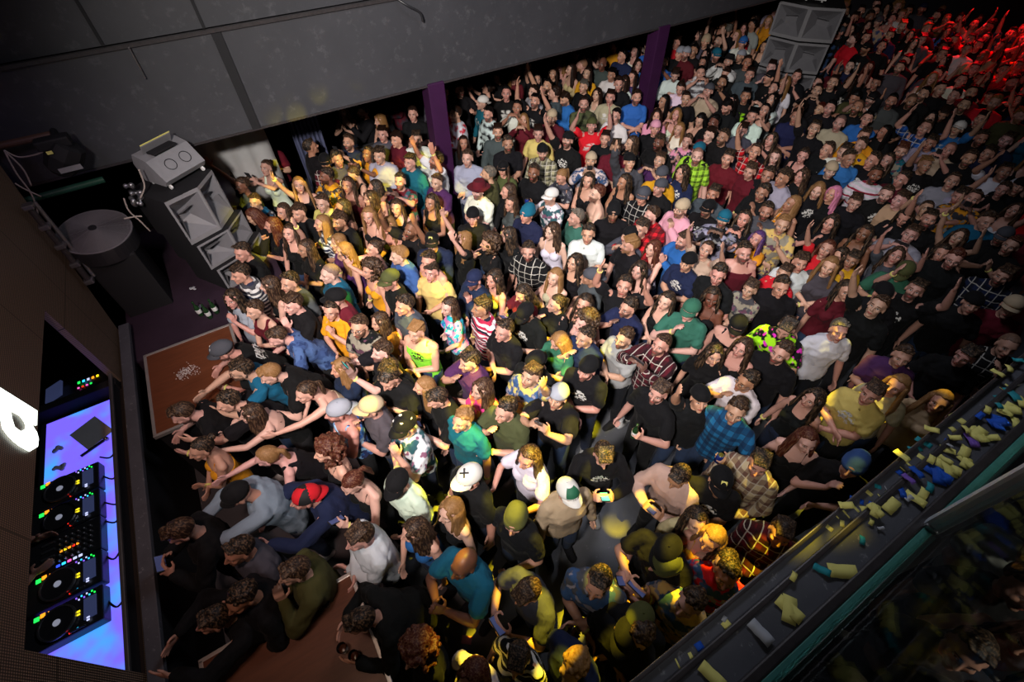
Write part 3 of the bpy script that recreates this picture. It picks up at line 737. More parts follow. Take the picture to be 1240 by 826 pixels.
    for i in range(6):
        for j in range(5):
            MB().lathe((.18-.045*i,-.11+.05*j,.10),[(.012,0),(.009,.022),(.007,.024)],10).build('knob',M['steel'],X_)
    for j in range(4): MB().box((-.13,-.10+.065*j,.108),(.09,.018,.016)).build('fader',M['steel'],X_)
    for i,c in enumerate(('e_orange','e_red','e_orange','e_yellow','e_orange')): lamp(X_,.08-.03*i,-.02,c,.018,.018,.102)
    for i,c in enumerate(('e_white','e_white','e_pink','e_cyan','e_blue')): lamp(X_,.10-.04*i,-.145,c,.026,.02,.102)
    h=MB(); 
    # DJ: a hand and sleeve reaching the players
    o=MB().box((-2.45,4.37,ZT+.008),(.26,.34,.008),Rz(.5)).build('folded_card',M['banner']); tag(o,'grey folded card lying on the glowing table top','card')
    mic=empty('microphone',(-2.42,4.16,ZT+.02)); tag(mic,'black microphone lying on the glowing table','microphone')
    MB().tube([(-.12,-.05,0),(.08,.03,0)],.014,12).build('handle',M['blackgloss'],mic); MB().lathe((.10,.038,0),[(.001,-.025),(.02,-.015),(.024,0),(.02,.015),(.001,.025)],14).build('head',M['steel'],mic,True)
    for (x,y,lb) in ((-2.74,4.32,'crumpled violet lit tissue on the glowing table beside the card'),(-2.72,4.08,'crumpled tissue on the glowing table near the first media player')):
        P=Prim(); rr=random.Random(int(x*100))
        for i in range(9): P.ell((rr.uniform(-.04,.04),rr.uniform(-.03,.03),.015+rr.uniform(0,.02)),(.022,.02,.015),None,7,5)
        me=P.remesh('tissue',.006,900,0); me.materials.append(M['p_white']); o=bpy.data.objects.new('crumpled_tissue',me); COL.objects.link(o); o.location=(x,y,ZT); tag(o,lb,'tissue')
    cab=[[(-2.38,4.0,ZT+.02),(-2.30,3.95,ZT+.01),(-2.24,4.02,ZT+.01),(-2.2,4.10,ZT+.02)],[(-2.36,3.75,ZT+.03),(-2.28,3.68,ZT+.01),(-2.22,3.78,ZT+.01)],[(-2.36,3.45,ZT+.03),(-2.26,3.38,ZT+.01),(-2.22,3.52,ZT+.01)],[(-2.36,3.25,ZT+.03),(-2.28,3.2,ZT+.01),(-2.21,3.32,ZT+.01)],[(-2.36,2.9,ZT+.03),(-2.3,2.85,ZT+.01),(-2.21,2.99,ZT+.01)],[(-2.36,2.5,ZT+.03),(-2.3,2.42,ZT+.01),(-2.21,2.52,ZT+.01)]]
    for i,c in enumerate(cab): tag(MB().sweep(c,.008).build('cable',M['black'],smooth=True),'black cable looping over the glowing table strip behind the players','cable','cables on the glowing table')
    # lighting console in the far compartment
    C=empty('lighting_console',(-2.62,5.12,1.02)); tag(C,'lighting console with cyan and pink lit pads at the far end of the booth','console')
    MB().box((0,0,.04),(.62,.50,.08),Ry(-.1),.01).build('body',M['blackgloss'],C)
    for i in range(4):
        for j in range(2): MB().box((.10+.035*i,-.16+.05*j,.10),(.022,.04,.006)).build('lit_pad',M['e_cyan'],C)
    for i,c in enumerate(('e_green','e_cyan','e_white','e_orange','e_yellow')): MB().box((.07+.045*i,.04,.11),(.022,.03,.006)).build('lit_pad',M[c],C)
    for i,c in enumerate(('e_pink','e_red','e_pink','e_green')): MB().box((.06+.04*i,-.03,.10),(.018,.018,.006)).build('lit_pad',M[c],C)
    MB().box((-.17,.05,.10),(.18,.22,.03),Ry(-.3),.004).build('monitor',M['screen'],C)
    struct(MB().box((-2.75,5.5,1.0),(1.0,1.0,.06)).build('floor_booth',M['black']))
    # wooden risers with metal edges
    for (x0,x1,y0,y1,lb) in ((-1.88,-.95,3.94,5.16,'wooden stage riser top where a grey-capped person lies slumped'),(-1.77,-.62,-.0,1.66,'wooden riser top with drinks, in the dark corner below the booth')):
        R=empty('stage_riser',((x0+x1)/2,(y0+y1)/2,0)); tag(R,lb,'stage riser')
        w,d=x1-x0,y1-y0
        MB().box((0,0,1.135),(w,d,.03)).build('top',M['wood'],R); m=MB(); m.box((0,0,.56),(w-.02,d-.02,1.12)); m.build('skirt',M['black'],R)
        m=MB(); t=.03
        for (cx,cy,sx,sy) in ((0,d/2,w+t,t),(0,-d/2,w+t,t),(-w/2,0,t,d),(w/2,0,t,d)): m.box((cx,cy,1.135),(sx,sy,.045),None,.004)
        m.build('metal_edge',M['alu'],R)
    # spilled white crumbs
    rr=random.Random(3); m=MB(); c0=atz(226,450,1.152)
    for i in range(160):
        x=c0.x+rr.gauss(0,.06); y=c0.y+rr.gauss(0,.045); m.box((x,y,1.153),(.006,.006,.003),Rz(rr.uniform(0,3)))
    tag(m.build('spilled_crumbs',M['white']),'white crumbs spilled on the wooden riser','crumbs',None,'stuff')
    # dark gear at the stage side
    f=empty('drum_fan',(-1.76,6.28,1.0)); tag(f,'large round fan with a pale ribbed wire guard beside the stage','fan')
    R=Rx(.18)@Ry(.10); g=MB(); c=V((0,0,1.15))
    for k in range(34):
        r=.045+.0094*k; P=Prim(); n=40
        pts=[c+R@V((r*math.cos(2*PI*i/n),r*math.sin(2*PI*i/n),.05*(1-(r/.36)**2))) for i in range(n+1)]
        for a_,b_ in zip(pts,pts[1:]): P.cap(a_,b_,(.0034 if k<33 else .009),(.0034 if k<33 else .009),4,False)
        g.poly(P.v,P.f)
    for k in range(12):
        a=2*PI*k/12; g.tube([c+R@V((.04*math.cos(a),.04*math.sin(a),.05)),c+R@V((.35*math.cos(a),.35*math.sin(a),0))],.003,5)
    g.build('wire_guard',M['guard'],f)
    MB().lathe(c+R@V((0,0,.05)),[(.045,-.01),(.04,.01),(.02,.014)],20,R).build('hub',M['blackgloss'],f)
    MB().lathe(c,[(.33,-.22),(.36,-.2),(.36,.0),(.35,.0),(.33,-.19)],36,R).build('housing',M['blackgloss'],f)
    bl=MB()
    for k in range(5):
        a=2*PI*k/5; bl.box(c+R@V((.17*math.cos(a),.17*math.sin(a),-.10)),(.28,.11,.01),R@Rz(a)@Rx(.5))
    bl.build('blades',M['black'],f)
    MB().box((0,0,.45),(.5,.5,.92),None,.02).build('stand',M['black'],f)
    o=MB().tube([(-2.45,6.60,2.52),(-1.45,6.68,2.50)],.035,12).build('green_pipe',M['green']); tag(o,'dark green pipe running above the round fan','pipe')
    o=MB().tube([aty(-20,181,6.6),aty(62,163,6.6)],.035,12).build('rusty_pipe',M['brown']); tag(o,'brown rusty pipe against the dark balcony face in the corner','pipe')
    hd=empty('moving_head_light',aty(78,190,6.45)); MB().tube([(0,0,.16),(0,.30,.16)],.03).build('wall_bracket',M['black'],hd); tag(hd,'black moving-head stage light hanging in the dark corner near the screen','stage light')
    MB().lathe((0,0,0),[(.06,-.2),(.13,-.15),(.16,0),(.14,.14),(.10,.16)],8,Ry(.8)).build('head',M['black'],hd); MB().box((.0,0,.16),(.30,.14,.10),None,.02).build('base',M['black'],hd); MB().box((.02,-.17,-.06),(.2,.01,.05)).build('name_plate',M['grey'],hd)
    MB().box((-.05,-.14,.12),(.05,.01,.03)).build('tape_mark',M['p_yellow'],hd)
    for pts in ([(5,182),(22,190),(40,188),(55,183)],[(5,182),(20,210),(38,235),(46,262),(40,285)],[(8,185),(28,205),(38,225)],[(18,222),(32,230),(50,238)]):
        o=MB().sweep([aty(x,y,6.5) for x,y in pts],.008).build('cable',M['cable'],smooth=True); tag(o,'pale cable drooping in the dark corner above the screen','cable','pale cables by the screen corner')
    for pts in ([(150,240),(156,255),(170,268),(182,280)],[(150,265),(165,262),(172,262)],[(168,205),(175,225),(170,240)]):
        o=MB().sweep([aty(x,y,6.2) for x,y in pts],.009).build('cable',M['cable'],smooth=True); tag(o,'tangled pale cable between the fan and the grey monitor','cable','tangled cables by the monitor')
    P=Prim(); 
    for i in range(16): P.ell((random.uniform(-.08,.08),random.uniform(-.05,.05),random.uniform(-.12,.12)),(.03,.03,.03),None,7,5)
    me=P.remesh('clamp',.012,900,0); me.materials.append(M['steel']); o=bpy.data.objects.new('rigging_clamp',me); COL.objects.link(o); o.location=aty(165,235,6.25); tag(o,'cluster of metal rigging clamps beside the round fan','clamp')
    tr=empty('truss_pole',(0,0,0)); tag(tr,'slanted metal truss pole along the edge of the LED wall','pole')
    a=atx(34,250,-2.04); b=atx(108,340,-2.04)
    MB().tube([a,b],.03,12).build('pole',M['rail'],tr); MB().tube([a+V((.05,.06,0)),b+V((.05,.06,0))],.02,12).build('side_pole',M['steel'],tr)
    for k in range(5): p=a.lerp(b,k/4); MB().box(p,(.09,.09,.05),None,.01).build('clamp',M['steel'],tr)
def horn_front(m,min_,w,h,d,v=.10):
    """wedge front with two recessed horns; local: x right, y out, z up"""
    for s in (-1,1):
        x0,x1=0,s*w/2
        def F(u,t,dep=0):   # point on the slanted face
            x=x0+(x1-x0)*u; y=d/2+v*(1-u)-dep; return V((x,y,-h/2+h*t))
        O=[F(.06,.10),F(.94,.10),F(.94,.92),F(.06,.92)]
        C=[F(0,0),F(1,0),F(1,1),F(0,1)]
        for i in range(4):
            j=(i+1)%4; m.poly([C[i],C[j],O[j],O[i]],[(0,1,2,3)])
        I=[F(.30,.45,.17),F(.66,.38,.17),F(.66,.60,.17),F(.30,.66,.17)]
        for i in range(4):
            j=(i+1)%4; min_.poly([O[i],O[j],I[j],I[i]],[(0,1,2,3)])
        min_.poly(I,[(0,1,2,3)])
        a=F(.28,.62,.15); b=F(.68,.56,.15); 
        min_.poly([a,b,F(.66,.64,.05),F(.30,.70,.05)],[(0,1,2,3)])
        min_.poly([F(.66,.38,.17),F(.94,.10,.0),F(.78,.52,.03)],[(0,1,2)])
def horn_cabinet(par,c,w,h,d,ang,v=.10,name='horn_cabinet'):
    R=Rz(ang); K=empty(name,c,ang-0); K.parent=par
    m=MB(); mi=MB(); horn_front(m,mi,w,h,d,v)
    for s in (0,): 
        top=[V((-w/2,d/2,h/2)),V((0,d/2+v,h/2)),V((w/2,d/2,h/2)),V((w/2*.8,-d/2,h/2)),V((-w/2*.8,-d/2,h/2))]
        bot=[p-V((0,0,h)) for p in top]
        sd=MB(); sd.poly(top,[(0,1,2,3,4)]); sd.poly(bot,[(4,3,2,1,0)])
        for i in (2,3,4): j=(i+1)%5; sd.poly([bot[i],bot[j],top[j],top[i]],[(0,1,2,3)])
    return K,m,mi,sd
def build_speakers():
    # left stack, three staggered horn cabinets facing the crowd
    A=V((-.91,5.95,2.4)); B=V((-.40,6.38,2.4)); mid=(A+B)/2; ang=math.atan2(B.y-A.y,B.x-A.x)
    S=empty('speaker_stack',(mid.x,mid.y,1.1)); tag(S,'stack of grey faceted horn loudspeakers on the stage wing','loudspeaker stack')
    n=V((math.sin(ang),-math.cos(ang),0))
    for i,(z0,z1,w,off) in enumerate(((1.84,2.42,.74,.0),(1.46,1.82,.80,.05),(1.10,1.44,.84,.10))):
        cc=V((mid.x,mid.y,(z0+z1)/2))-n*(.30-off)+V((.03,.03,0))*i
        K,m,mi,sd=horn_cabinet(S,cc-S.location,w,z1-z0,.6,ang,.12)
        K.rotation_euler=(0,0,ang); K.scale=(1,-1,1)
        m.build('front_face',M['grey'],K); mi.build('horn_flare',M['greyin'],K); sd.build('cabinet_shell',M['black'],K)
    # monitor on casters on top of a black case
    W=empty('wedge_monitor',(-.72,6.42,2.425)); W.rotation_euler=(0,0,ang-.12); W.scale=(.74,.74,.74); tag(W,'grey wedge monitor on casters with two round ports, on top of the stack','monitor speaker')
    prof=[(-.27,.07),(.20,.07),(.27,.16),(.06,.44),(-.20,.50),(-.30,.34)]
    vs,fs=prism([(-.36,-y,z) for y,z in prof],(.72,0,0)); MB().poly(vs,fs).build('body',M['grey'],W)
    nrm=V((0,-.28,.21)).normalized(); 
    Rf=Matrix(((1,0,0),(0,.6,-.8),(0,.8,.6)))
    for x in (-.10,.16): MB().lathe((x,-.165,.302),[(.085,-.004),(.085,.004),(.075,.004),(.074,-.002)],28,Rf).build('port',M['black'],W)
    MB().box((-.02,.05,.55),(.5,.02,.16),Rx(.5),.004).build('tilted_lid',M['grey'],W); MB().box((-.02,.01,.63),(.5,.012,.012),Rx(.5)).build('lid_edge',M['p_yellow'],W)  # yellow strip: light catching the lid edge, put into its colour
    MB().box((-.02,-.02,.49),(.40,.16,.03),None,.004).build('recess',M['black'],W)
    for x in (-.3,.3):
        for y in (-.2,.2): MB().lathe((x,y,.035),[(.001,-.015),(.034,-.015),(.034,.015),(.001,.015)],14,Ry(PI/2)).build('caster',M['white'],W)
    # right-hand stack in the crowd
    A=V((10.75,7.07,0)); B=V((11.30,6.0,0)); mid=(A+B)/2; ang=math.atan2(B.y-A.y,B.x-A.x); n=V((math.sin(ang),-math.cos(ang),0))
    S=empty('speaker_stack',(mid.x,mid.y,0)); tag(S,'tall stack of grey horn loudspeakers standing in the middle of the packed crowd','loudspeaker stack')
    for i,(z0,z1,w) in enumerate(((1.82,2.42,1.24),(1.22,1.79,1.20),(.62,1.19,1.20),(.02,.59,1.20))):
        cc=V((mid.x,mid.y,(z0+z1)/2))-n*.34
        K,m,mi,sd=horn_cabinet(S,cc-S.location,w,z1-z0,.66,ang,.16)
        K.scale=(1,-1,1)
        m.build('front_face',M['grey'],K); mi.build('horn_flare',M['greyin'],K); sd.build('cabinet_shell',M['black'],K)
    K=empty('white_projector',(mid.x+.25,mid.y+.15,2.42)); tag(K,'small white box on feet on top of the crowd speaker stack','light fixture')
    MB().box((0,0,.13),(.46,.30,.16),Rz(ang),.02).build('body',M['white'],K)
    for s in (-.15,.15): MB().lathe(Rz(ang)@V((s,0,.025)),[(.02,-.025),(.015,.03)],10).build('foot',M['white'],K)
def build_parapet():
    x0,x1=-.6,6.5; xm=(x0+x1)/2; L=x1-x0; z=3.6
    struct(MB().box((xm,-.285,1.74),(L,.03,3.46)).build('wall_parapet',M['black']))
    P=empty('parapet_ledge',(xm,-.13,3.5)); tag(P,'scuffed black balcony ledge littered with paper scraps','ledge')
    MB().box((0,.0,.012),(L,.18,.02),None,.004).build('ledge_base',M['black'],P)
    MB().box((0,.058,.045),(L,.054,.05),None,.004).build('outer_shelf',M['ledge'],P)
    MB().box((0,.086,.065),(L,.014,.05),None,.004).build('outer_lip',M['rail'],P)
    MB().box((0,.030,.085),(L,.020,.05),None,.005).build('middle_rail',M['rail'],P)
    MB().box((0,-.025,.075),(L,.094,.05),None,.003).build('inner_shelf',M['ledge'],P)
    MB().box((0,-.086,.088),(L,.032,.055),None,.006).build('glass_channel',M['rail'],P)
    G=empty('glass_balustrade',(xm,-.25,3.6)); tag(G,'clear green-edged glass balustrade panels with a metal post on the balcony ledge','glass railing')
    def pane(a,b): return MB().box(((a+b)/2-xm,-.004,.60),(b-a,.012,1.18)).build('glass_pane',M['glass'],G)
    pane(x0,1.50); pane(1.56,x1)
    MB().box((0,.0,.0),(L,.034,.03),None,.003).build('glass_seat',M['glassedge'],G)
    MB().box((1.53-xm,.0,.60),(.05,.055,1.20),None,.012).build('post',M['postmetal'],G)
    MB().box((1.53-xm,.0,.022),(.07,.045,.02),None,.006).build('post_foot',M['steel'],G)
    # raised dim floor behind the glass, one metre up
    struct(MB().box((5,-2.55,.45),(23,3.9,.9)).build('floor_raised',M['dark']))
    # paper scraps: px, py, colour, size, shape
    sc=[(846,790,'y',1.1),(862,818,'y',1.3),(829,800,'y',1),(843,778,'b',.9),(875,752,'y',1),(872,746,'w',.7),(956,738,'Y',1.5),(921,766,'w',1.3),(995,690,'t',.9),(1020,692,'y',1.6),(961,698,'y',.6),(1045,615,'y',1),(1055,632,'y',.5),(1024,612,'y',.9),(1012,632,'y',.9),(1004,640,'y',.8),(1016,622,'y',.8),(1030,620,'y',1),(1037,606,'b',.8),(1047,608,'b',.9),(1044,654,'t',.6),(1080,612,'y',1.3),(1108,604,'y',1.2),(1118,598,'y',1),(1136,574,'B',1.6),(1148,566,'Y',1.5),(1115,554,'y',1),(1092,552,'y',1),(1100,580,'v',.8),(1107,544,'t',.9),(1118,536,'t',1),(1147,545,'y',.9),(1145,557,'y',.8),(1128,520,'y',.9),(1160,508,'y',1.1),(1176,532,'v',1.3),(1184,526,'Y',1.4),(1186,504,'b',.8),(1208,512,'B',1.4),(1222,496,'Y',1.4),(1226,478,'t',1.3),(1236,486,'y',1.2),(1208,490,'t',.8),(1168,547,'y',1.2),(1232,540,'t',.6),(1150,518,'y',.8),(1066,640,'w',.4),(1150,540,'w',.4),(1100,604,'w',.6),(1080,592,'w',.9),(1052,598,'y',.8),(1062,588,'t',.8),(1070,600,'Y',.8),(1085,570,'b',.8),(1096,566,'y',.8),(1110,572,'b',.9),(1128,556,'y',.8),(1140,532,'b',.7),(1156,530,'y',.8),(1170,520,'y',.7),(1196,496,'y',.8),(1204,480,'t',.7),(1216,470,'y',.8),(1228,462,'b',.7),(1060,618,'Y',1),(1092,596,'b',.8),(1126,590,'t',.8),(1170,560,'Y',1.1),(1200,530,'y',1),(1230,512,'y',1.1),(1216,500,'y',.9),(1208,452,'y',.9),(1222,446,'y',.8),(1232,436,'g',.7)]
    nm={'y':('p_yellow','yellow'),'Y':('p_yellow','crossed yellow'),'b':('p_blue','blue'),'B':('p_blue','folded blue'),'t':('p_teal','teal'),'w':('p_white','pale torn'),'v':('p_violet','violet'),'g':('p_teal','teal')}
    rr=random.Random(11)
    for (x,y,k,s) in sc:
        p=atz(x,y,3.606)
        zz=3.607 if p.y<-.112 else (3.566 if p.y>-.100 else 3.618)
        if p.y>-.045: zz=3.60
        p=atz(x,y,zz); a=rr.uniform(0,PI); m=MB(); q=.045*s
        def bent(a,l,w):
            R=Rz(a); vs=[];fs=[]; n=5
            for i in range(n+1):
                t=i/n-.5; h=.004*math.cos(t*5+a)+.002
                for sgn in (-.5,.5): vs.append(R@V((t*l,sgn*w+.0015*math.sin(i*3),h)))
            for i in range(n): fs.append((2*i,2*i+1,2*i+3,2*i+2))
            m.poly(vs,fs)
        bent(a,q*1.25,q*.62)
        if k in 'YB': bent(a+1.1,q*1.2,q*.6)
        o=m.build('paper_scrap',M[nm[k][0]],smooth=True,loc=None); o.location=p
        so=o.modifiers.new('s','SOLIDIFY'); so.thickness=.0012
        tag(o,nm[k][1]+' paper scrap lying on the black balcony ledge','paper scrap',nm[k][1]+' paper scraps on the ledge')
def bottle(loc,lb,mat='bottle',group=None):
    B=empty('beer_bottle',loc); tag(B,lb,'bottle',group)
    MB().lathe((0,0,0),[(.028,0),(.030,.01),(.030,.12),(.024,.15),(.012,.18),(.012,.22),(.014,.225),(.012,.23)],18).build('body',M[mat],B,True)
    MB().lathe((0,0,0),[(.0305,.05),(.0308,.052),(.0308,.105),(.0305,.107)],18).build('paper_label',M['white'],B,True)
    return B
def tumbler(loc,lb):
    G=empty('plastic_cup',loc); tag(G,lb,'cup')
    MB().lathe((0,0,0),[(.030,0),(.037,.10),(.035,.10),(.028,.006)],20).build('cup_wall',M['clear'],G,True)
    MB().lathe((0,0,.006),[(.027,0),(.031,.045)],16).build('drink',M['amber'],G,True)
def build_small():
    for (x,y,lb) in ((243,380,'green beer bottle on the stage wing, standing beside another by the slumped dancers'),(254,383,'green beer bottle with white label on the stage wing, middle of the group'),(262,377,'green beer bottle on the stage wing closest to the raised hand'),(281,372,'dark beer bottle standing on the stage wing behind the others')):
        p=atz(x,y,1.12); bottle((p.x,p.y,1.095),lb)
    for (x,y,lb) in ((396,732,'clear plastic cup lying near the edge of the dark wooden riser'),(432,796,'clear cup with dark drink on the dark wooden riser'),(418,787,'clear cup held by the person in black at the dark riser')):
        p=atz(x,y,1.152); tumbler((p.x,p.y,1.151),lb)
    p=atz(565,775,.004); o=MB().box((0,0,.001),(.07,.098,.0012),None,0).build('playing_card',M['card']); o.location=p; o.rotation_euler=(0,0,.9); tag(o,'single red playing card lying on the dark dance floor','playing card')
    rr=random.Random(4)
    for (x,y) in ((240,372),(233,350),(275,362),(300,395),(200,360)):
        p=atz(x,y,1.105); 
        P=Prim(); 
        for i in range(7): P.ell((rr.uniform(-.035,.035),rr.uniform(-.03,.03),.012),(.02,.018,.01),None,7,5)
        me=P.remesh('tissue',.006,700,0); me.materials.append(M['p_white']); o=bpy.data.objects.new('crumpled_napkin',me); COL.objects.link(o); o.location=(p.x,p.y,1.096)
        tag(o,'small crumpled white napkin on the dark stage wing','napkin','napkins on the stage wing')
def lights():
    def spot(name,loc,aim,energy,color,size,blend,rad,gobo=None):
        l=bpy.data.lights.new(name,'SPOT'); l.energy=energy; l.color=color; l.spot_size=math.radians(size); l.spot_blend=blend; l.shadow_soft_size=rad
        o=bpy.data.objects.new(name,l); COL.objects.link(o); o.location=loc; o.rotation_euler=(V(aim)-V(loc)).to_track_quat('-Z','Y').to_euler()
        if gobo:
            l.use_nodes=True; nt=l.node_tree; em=nt.nodes['Emission']
            tc=nt.nodes.new('ShaderNodeTexCoord'); sp=nt.nodes.new('ShaderNodeSeparateXYZ'); nt.links.new(tc.outputs['Normal'],sp.inputs[0])
            dv=nt.nodes.new('ShaderNodeVectorMath'); dv.operation='DIVIDE'; cb=nt.nodes.new('ShaderNodeCombineXYZ')
            for i in range(3): nt.links.new(sp.outputs[2],cb.inputs[i])
            nt.links.new(tc.outputs['Normal'],dv.inputs[0]); nt.links.new(cb.outputs[0],dv.inputs[1])
            vo=nt.nodes.new('ShaderNodeTexVoronoi'); vo.voronoi_dimensions='2D'; vo.inputs['Scale'].default_value=gobo; vo.inputs['Randomness'].default_value=.75; nt.links.new(dv.outputs[0],vo.inputs['Vector'])
            mr=nt.nodes.new('ShaderNodeMapRange'); mr.inputs[1].default_value=.36; mr.inputs[2].default_value=.20; mr.inputs[3].default_value=0; mr.inputs[4].default_value=1; nt.links.new(vo.outputs['Distance'],mr.inputs[0]); nt.links.new(mr.outputs[0],em.inputs['Strength'])
        return o
    for a in LIGHTS: spot(*a)
    w=bpy.data.worlds.new('w'); scene.world=w; w.use_nodes=True; w.node_tree.nodes['Background'].inputs[0].default_value=(.55,.5,.62,1); w.node_tree.nodes['Background'].inputs[1].default_value=.06
    cam=bpy.data.cameras.new('camera'); cam.sensor_width=36; cam.lens=FPX/1240*36; cam.clip_start=.02; cam.clip_end=100
    co=bpy.data.objects.new('camera',cam); COL.objects.link(co)
    Rw=Matrix([[MC[0,i],-MC[1,i],-MC[2,i]] for i in range(3)])
    co.matrix_world=Matrix.Translation((0,0,CAMH))@Rw.to_4x4(); scene.camera=co
    vs=scene.view_settings; vs.view_transform='Standard'; vs.look='None'; vs.exposure=0; vs.gamma=1; vs.use_curve_mapping=False
CM=dict(k='0e0e11',g='44464e',l='9094a0',w='d2d0cc',r='c01c28',R='581420',n='1a2240',b='2a62a8',t='145a72',G='2f604e',o='464a2a',y='cdbb6a',m='cf8c1c',p='cf92a8',P='452450',e='ae9c82',N='553624',d='38548a')
HM=dict(k='0b0808',N='21130d',B='7a5834',R='401309',g='54504a',p='c8789a',P='402460',l='6a6a6a')
CW=dict(k='black',g='dark grey',l='pale grey',w='white',r='bright red',R='maroon',n='navy',b='blue',t='teal',G='green',o='olive',y='pale yellow',m='mustard yellow',p='pink',P='plum purple',e='beige',N='brown',d='denim blue')
SK={1:(.64,.385,.315),2:(.54,.30,.225),3:(.37,.19,.125),4:(.19,.085,.05),5:(.10,.045,.028)}
TW=dict(t='tee',L='jacket',k='tank top',c='strappy top')
LW=dict(t='T-shirt',L='long-sleeved top',k='sleeveless top',c='strappy top')
PW={'#p':'checked','#s':'striped','#t':'patterned','#g':'printed'}
PT={'#p':'plaid','#s':'stripe','#t':'tiedye','#g':'print','#q':'plain'}
POSEW=dict(d='arms down',e='arms low',a='arms folded in front',f='one hand at the face',h='hands together at chest height',j='both hands lifted in front',u='one arm raised',U='both arms raised',c='palms clasped',g='one hand out holding a drink',r='both arms stretched to the stage',s='one arm stretched to the stage',t='leaning over the riser',O='arms joined in a ring',x='both forearms held out')
HATW=dict(C='cap',B='backward cap',N='beanie',H='brimmed hat')
